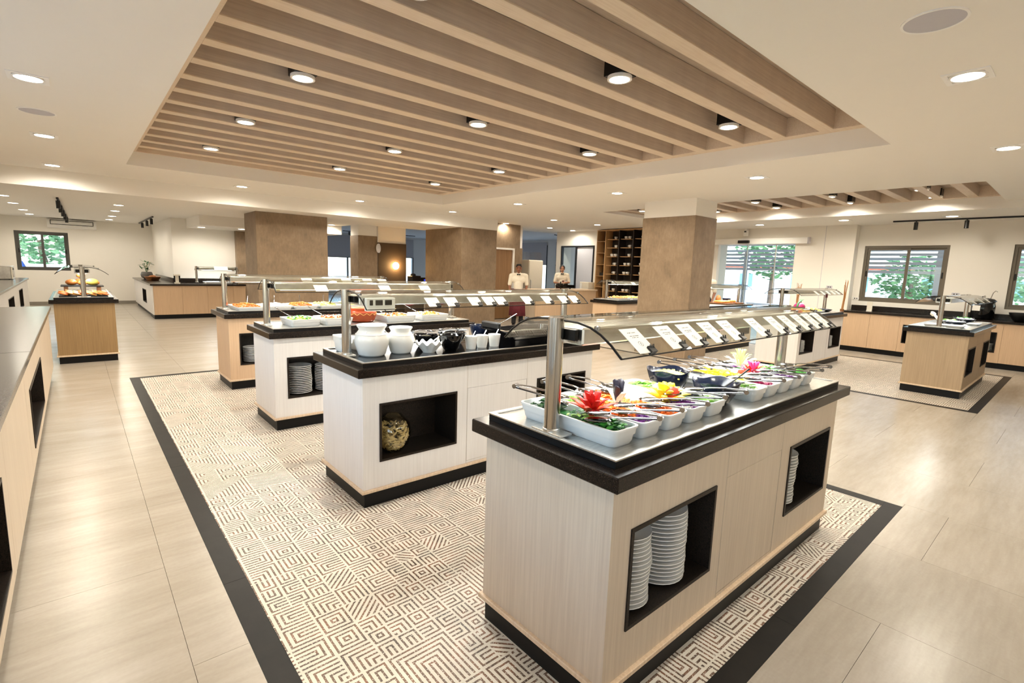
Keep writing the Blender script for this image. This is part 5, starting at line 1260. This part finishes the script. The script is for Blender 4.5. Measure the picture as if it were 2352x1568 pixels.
# ---------------------------------------------------------------- people
def cap(b, p, q, r0, r1, n=10, m=5):
    """tapered capsule"""
    p, q = Vector(p), Vector(q); d = (q - p); L = d.length; d.normalize()
    a = d.cross(Vector((0, 1, 0))) if abs(d.y) < .9 else d.cross(Vector((1, 0, 0))); a.normalize(); c = d.cross(a)
    rings = []
    for k in range(m + 1): t = PI / 2 * k / m; rings.append((p - d * r0 * math.cos(t), r0 * math.sin(t)))
    for k in range(m + 1): t = PI / 2 * k / m; rings.append((q + d * r1 * math.sin(t), r1 * math.cos(t)))
    vs = []; fs = []
    for o_, r in rings:
        r = max(r, 1e-4)
        for i in range(n): t = 2 * PI * i / n; vs.append(o_ + a * r * math.cos(t) + c * r * math.sin(t))
    for k in range(len(rings) - 1):
        for i in range(n): j = (i + 1) % n; fs.append((k * n + i, k * n + j, (k + 1) * n + j, (k + 1) * n + i))
    return b.add(vs, fs)
def ell(b, c, r, n=16, m=10): return b.ball(c[0], c[1], c[2], r[0], r[1], r[2], n, m)
def remesh(o, v=.009, smooth_=4):
    md = o.modifiers.new('merge', 'REMESH'); md.mode = 'VOXEL'; md.voxel_size = v; md.use_smooth_shade = True
    sm = o.modifiers.new('soft', 'SMOOTH'); sm.iterations = smooth_; sm.factor = .5
    return o
def hand(b, w, dirv, side, curl):
    """palm, four unequal bent fingers and a thumb from the palm's side; w wrist, dirv forearm direction"""
    d = Vector(dirv).normalized(); up = Vector((0, 0, 1)); s_ = d.cross(up).normalized() * side; nrm = s_.cross(d).normalized() * side
    w = Vector(w); pc = w + d * .045
    cap(b, w - d * .01, w + d * .03, .024, .026); 
    for k in (-1, 0, 1): cap(b, pc + s_ * .018 * k - d * .02, pc + s_ * .02 * k + d * .035, .014, .013)
    for k, (L, off) in enumerate(((.068, -.028), (.080, -.010), (.075, .009), (.058, .027))):
        f0 = pc + d * .038 + s_ * off; f1 = f0 + d * L * .45 - nrm * curl * L * .25; f2 = f1 + d * L * .40 * (1 - curl * .6) - nrm * curl * L * .5
        cap(b, f0, f1, .0092, .0085, 8, 3); cap(b, f1, f2, .0085, .007, 8, 3)
    t0_ = pc - d * .01 - s_ * .03; t1 = t0_ + d * .03 - s_ * .025 - nrm * .01; cap(b, t0_, t1, .012, .0105, 8, 3); cap(b, t1, t1 + d * .028 - s_ * .004 - nrm * .012, .0105, .008, 8, 3)
def person(loc, rz, label, h, skin, pose, lower=True, apron=True, hairlong=False, female=False, tilt=0):
    """faces local -y. pose: elbow and wrist points for both arms (unit: metres at 1.70 m)"""
    t = thing('person', label, 'person', loc, rz); k = h / 1.70
    P = lambda *a: tuple(v * k for v in a)
    sw = .175 if female else .20
    b = B()
    # torso, neck, head in one body
    cap(b, P(0, 0, .95), P(0, .01, 1.18), .115 * k, .115 * k, 14); cap(b, P(-.06, 0, .95), P(.06, 0, .95), .10 * k, .10 * k, 14); cap(b, P(-.07, .01, 1.30), P(.07, .01, 1.30), .105 * k, .105 * k, 14); cap(b, P(-sw + .05, .015, 1.41), P(sw - .05, .015, 1.41), .058 * k, .058 * k, 12)
    cap(b, P(0, .015, 1.42), P(0, -.005, 1.53), .052 * k, .050 * k, 12)
    hy = -.012 - tilt
    ell(b, P(0, hy + .008, 1.615), P(.074, .090, .100)); ell(b, P(0, hy - .022, 1.545), P(.052, .060, .050)); cap(b, P(0, hy - .055, 1.505), P(0, hy - .06, 1.515), .024 * k, .022 * k, 8)
    cap(b, P(0, hy - .085, 1.61), P(0, hy - .104, 1.572), .008 * k, .014 * k, 8); ell(b, P(-.013, hy - .093, 1.568), P(.009, .010, .008), 8, 6); ell(b, P(.013, hy - .093, 1.568), P(.009, .010, .008), 8, 6)
    for s_ in (1, -1): ell(b, P(s_ * .076, hy + .012, 1.590), P(.012, .022, .032), 8, 6); ell(b, P(s_ * .032, hy - .072, 1.632), P(.028, .014, .010), 8, 6)
    cap(b, P(-.018, hy - .088, 1.538), P(.018, hy - .088, 1.538), .008 * k, .008 * k, 8, 3)
    for s_, (e, w_, curl) in zip((1, -1), pose):
        sh_ = P(s_ * sw, .015, 1.40); e = P(*e); w_ = P(*w_)
        cap(b, sh_, e, .046 * k, .038 * k); cap(b, e, w_, .038 * k, .025 * k); hand(b, w_, Vector(w_) - Vector(e), s_, curl)
    for s_ in (1, -1):
        cap(b, P(s_ * .085, 0, .92), P(s_ * .095, -.01, .50), .082 * k, .056 * k, 12); cap(b, P(s_ * .095, -.01, .50), P(s_ * .10, .012, .09), .055 * k, .036 * k, 12); cap(b, P(s_ * .10, .01, .05), P(s_ * .108, -.12, .035), .036 * k, .03 * k)
    remesh(b.obj('body', skin, t), .010)
    # shirt
    b = B(); g = .014
    cap(b, P(0, 0, .93), P(0, .01, 1.18), (.115 + g) * k, (.117 + g) * k, 14); cap(b, P(-.06, 0, .94), P(.06, 0, .94), (.10 + g) * k, (.10 + g) * k, 14); cap(b, P(-.07, .01, 1.30), P(.07, .01, 1.30), (.105 + g) * k, (.105 + g) * k, 14); cap(b, P(-sw + .05, .015, 1.405), P(sw - .05, .015, 1.405), (.058 + g) * k, (.058 + g) * k, 12)
    for s_, (e, w_, curl) in zip((1, -1), pose):
        sh_ = Vector(P(s_ * sw, .015, 1.40)); e = Vector(P(*e)); w_ = Vector(P(*w_)); cap(b, sh_, sh_ + (e - sh_) * .85, (.046 + g + .004) * k, (.044 + g) * k)
    remesh(b.obj('shirt', 'shirt', t), .012, 3)
    c = B()
    for s_ in (1, -1): c.add(*(lambda q: (q.v, q.f))(B().prism([(0, 0), (s_ * .05, .035), (s_ * .075, .0), (s_ * .035, -.055)], 'y', -.004, .004).xf(Matrix.Translation(P(0, -.088, 1.455)) @ Matrix.Rotation(-.5, 4, 'X'))))
    c.obj('collar', 'shirt', t)
    c = B()
    for s_ in (1, -1): c.prism([(0, -.012), (s_ * .045, -.026), (s_ * .048, .026), (0, .012)], 'y', -.012, .006)
    c.ball(0, -.008, 0, .014); c.xf(Matrix.Translation(P(0, -.118, 1.435)) @ Matrix.Scale(k, 4)).obj('bow_tie', 'black', t)
    for i in range(4): B().ball(0, 0, 0, .006).xf(Matrix.Translation(P(0, -.134 - .001 * i, 1.36 - .075 * i))).obj('button', 'white_plastic', t)
    # hair, eyes, brows, lips
    b = B(); ell(b, P(0, hy + .024, 1.648), P(.084, .092, .080)); ell(b, P(0, hy + .06, 1.60), P(.078, .062, .085)); 
    if hairlong: ell(b, P(0, hy + .11, 1.66), P(.05, .05, .05)); ell(b, P(-.062, hy + .0, 1.63), P(.026, .05, .06)); ell(b, P(.062, hy + .0, 1.63), P(.026, .05, .06))
    else: cap(b, P(-.045, hy - .05, 1.695), P(.045, hy - .05, 1.695), .026 * k, .026 * k)
    remesh(b.obj('hair', 'hair', t), .010, 2)
    for s_ in (1, -1):
        ell(B(), (0, 0, 0), (1, 1, 1)); e_ = B().ball(s_ * .031 * k, (hy - .080) * k, 1.612 * k, .012 * k, .008 * k, .007 * k).obj('eye', 'eye', t, smooth=60); B().tube([P(s_ * .014, hy - .086, 1.634), P(s_ * .032, hy - .087, 1.640), P(s_ * .05, hy - .078, 1.634)], .004 * k, 6).obj('eyebrow', 'hair', t)
    B().tube([P(-.022, hy - .092, 1.537), P(0, hy - .098, 1.540), P(.022, hy - .092, 1.537)], .006 * k, 6).obj('lips', 'lip', t)
    if lower:
        b = B()
        for s_ in (1, -1): cap(b, P(s_ * .075, 0, .94), P(s_ * .095, -.01, .50), .105 * k, .076 * k, 12); cap(b, P(s_ * .095, -.01, .50), P(s_ * .10, .012, .10), .074 * k, .062 * k, 12)
        cap(b, P(-.05, 0, .97), P(.05, 0, .97), .115 * k, .115 * k); remesh(b.obj('trousers', 'trousers', t), .012, 3)
        for s_ in (1, -1): loft(B(), [(rrect(-.045 * k, -.17 * k, .045 * k, .09 * k, .04 * k), 0), (rrect(-.047 * k, -.17 * k, .047 * k, .09 * k, .04 * k), .03 * k), (rrect(-.043 * k, -.15 * k, .043 * k, .085 * k, .04 * k), .065 * k), (rrect(-.04 * k, -.03 * k, .04 * k, .08 * k, .035 * k), .10 * k)]).obj('shoe', 'shoe', t, P(s_ * .104, .0, .0), smooth=50)
        if apron:
            n = 12; vs = []; fs = []
            for i in range(n + 1):
                a = -1.75 + 3.5 * i / n
                for j, z in enumerate((1.03, .92, .72, .52, .30)):
                    r = (.150 + .008 * j) ; fold = .008 * j * math.sin(i * 2.1); vs.append(P((r + .035 + fold) * math.sin(a), -(r - .005 + fold) * math.cos(a), z))
            for i in range(n):
                for j in range(4): q = i * 5 + j; fs.append((q, q + 5, q + 6, q + 1))
            ap = B().add(vs, fs).obj('apron', 'apron', t, smooth=60); md = ap.modifiers.new('cloth', 'SOLIDIFY'); md.thickness = .006
            B().tube([P(.205 * math.sin(a * PI / 8), -.165 * math.cos(a * PI / 8), 1.03) for a in range(-8, 9)], .012 * k, 6).obj('apron_band', 'apron', t)
    return t
man_pose = (((.235, .05, 1.14), (.20, -.10, .93), .45), ((-.245, .04, 1.13), (-.21, -.10, .92), .45))
person((8.90, 10.05, 0), -.72, 'waiter in cream shirt, black bow tie and dark red apron standing by the column', 1.64, 'skin_a', man_pose)
wo_pose = (((.24, .0, 1.16), (.06, -.24, 1.15), .7), ((-.24, .0, 1.15), (-.05, -.25, 1.12), .7))
person((12.0, 11.42, 0), -.75, 'woman in cream shirt and bow tie working behind the bar', 1.68, 'skin_b', wo_pose, True, True, True, True)
person((11.68, 6.28, 0), -1.2, 'person in white shirt mostly hidden behind the wide column', 1.66, 'skin_a', man_pose, True, False)
hc = thing('small_cup', 'small cup held in the hands of the bar woman', 'cup', (11.83, 11.20, 1.16)); B().lathe([(0, 0), (.024, 0), (.034, .05), (.030, .05), (.02, .006), (0, .006)], 0, 0, 16).obj('cup_body', 'lip', hc, smooth=50); B().tube([(0, .03, .04), (0, .05, .035), (0, .05, .015), (0, .028, .012)], .004, 6).obj('handle', 'lip', hc)

# ---------------------------------------------------------------- outside
plain('terrace', 'c9c6bf', .8); plain('foliage_a', '4f7a48', .8, var=.4, scale=9); plain('foliage_b', '6f9a6a', .8, var=.4, scale=9); plain('sea', '6fa6c4', .3); plain('awning', 'dfe3e6', .8); plain('trunk', '6a5a48', .9); plain('parasol_blue', '2f62c0', .7); plain('house', 'e8e4dc', .8)
o = B().box(-30, -30, -.5, 90, 90, -.14).obj('terrace_ground', 'terrace'); struct(o, 'pale terrace ground outside the windows')
# pergola outside the window wall
pg = thing('pergola', 'white pergola with slatted roof outside the brown windows', 'pergola', (16.2, 0, 0))
for y_ in (-4, -.5, 3.0, 5.5, 8.5): B().box(2.4, y_ - .08, -.14, 2.56, y_ + .08, 2.45).obj('post', 'paint_cool', pg)
for k in range(7): B().box(-2.4 + .75 * k, -5, 2.50 + .02 * k, -2.2 + .75 * k, 11, 2.62 + .02 * k).obj('roof_slat', 'awning', pg)
[B().box(2.38, -5, 1.76 + .13 * k, 2.44 + .02 * (k % 2), 11, 1.84 + .13 * k, .01).obj('louvre', 'awning' if k % 2 else 'paint_cool', pg) for k in range(6)]; B().box(-2.6, -5, 2.80, 2.7, 11, 2.84).obj('roof_sheet', 'grey_plastic', pg)
lowwall = tag(B().box(19.5, -6, -.14, 19.8, 12, .55).obj('low_wall', 'house'), 'low white terrace wall outside the pergola', 'wall')
def tree(loc, h, r, mat, label, seed):
    t = thing('tree', label, 'tree', loc, 0, 'trees outside'); rnd = random.Random(seed)
    B().tube([(0, 0, -.14), (.1, .05, h * .35), (0, 0, h * .6)], [.16, .12, .06], 8).obj('trunk', 'trunk', t, smooth=60)
    b = B()
    for k in range(900):
        u = Vector((rnd.gauss(0, 1), rnd.gauss(0, 1), rnd.gauss(0, 1))).normalized() * (r * rnd.uniform(.45, 1)); s_ = rnd.uniform(.10, .22) * r * .5
        M = Matrix.Translation((u.x, u.y, h * .66 + u.z * .75)) @ Matrix.Rotation(rnd.uniform(0, 6), 4, 'Z') @ Matrix.Rotation(rnd.uniform(0, 3), 4, 'X')
        q = B().prism([(-s_, 0), (-.3 * s_, .5 * s_), (s_, 0), (-.3 * s_, -.5 * s_)], 'z', -.004, .004).xf(M); b.add(q.v, q.f)
    o = b.obj('foliage', mat, t); o['kind'] = 'stuff'; return t
for k, (x, y_, h, r, lb) in enumerate(((24, 4.6, 2.4, 1.35, 'round green bush seen through the first brown window'), (24, 1.2, 2.6, 1.3, 'round green bush seen through the second brown window'), (26, 10.5, 4.2, 1.8, 'leafy tree outside the sliding doors'), (-1.0, 27.5, 3.4, 1.7, 'grey-green tree outside the end wall window'), (-3.4, 31.5, 4.2, 2.1, 'taller tree beyond the end wall window'), (11, 33, 5, 2.4, 'tree beyond the dining room windows'))):
    tree((x, y_, 0), h, r, 'foliage_b' if k % 2 else 'foliage_a', lb, k)
w_ = tag(B().box(-3, 24.5, -.14, 3, 24.7, 1.15).obj('garden_wall', 'house'), 'white garden wall outside the end wall window', 'wall')
pr_ = thing('parasol', 'closed blue parasol outside the end wall window', 'parasol', (-1.35, 23.6, 0)); B().cyl(0, 0, -.14, 1.28, .03, 10).obj('pole', 'white_plastic', pr_); B().lathe([(.05, .5), (.2, .6), (.18, .9), (.04, 1.25)], 0, 0, 12).obj('folded_canopy', 'parasol_blue', pr_, smooth=50)
hs = thing('house', 'long white building beyond the terrace', 'building', (44, 14, 0)); B().box(0, -26, -.14, 5, 16, 2.3).obj('walls', 'house', hs); B().box(-.3, -26.4, 2.3, 5.3, 16.4, 2.6).obj('roof_edge', 'clay_brown', hs)
for k in range(9): B().box(-.03, -24 + 4.2 * k, .7, .0, -22.9 + 4.2 * k, 1.8).obj('window', 'sea', hs)
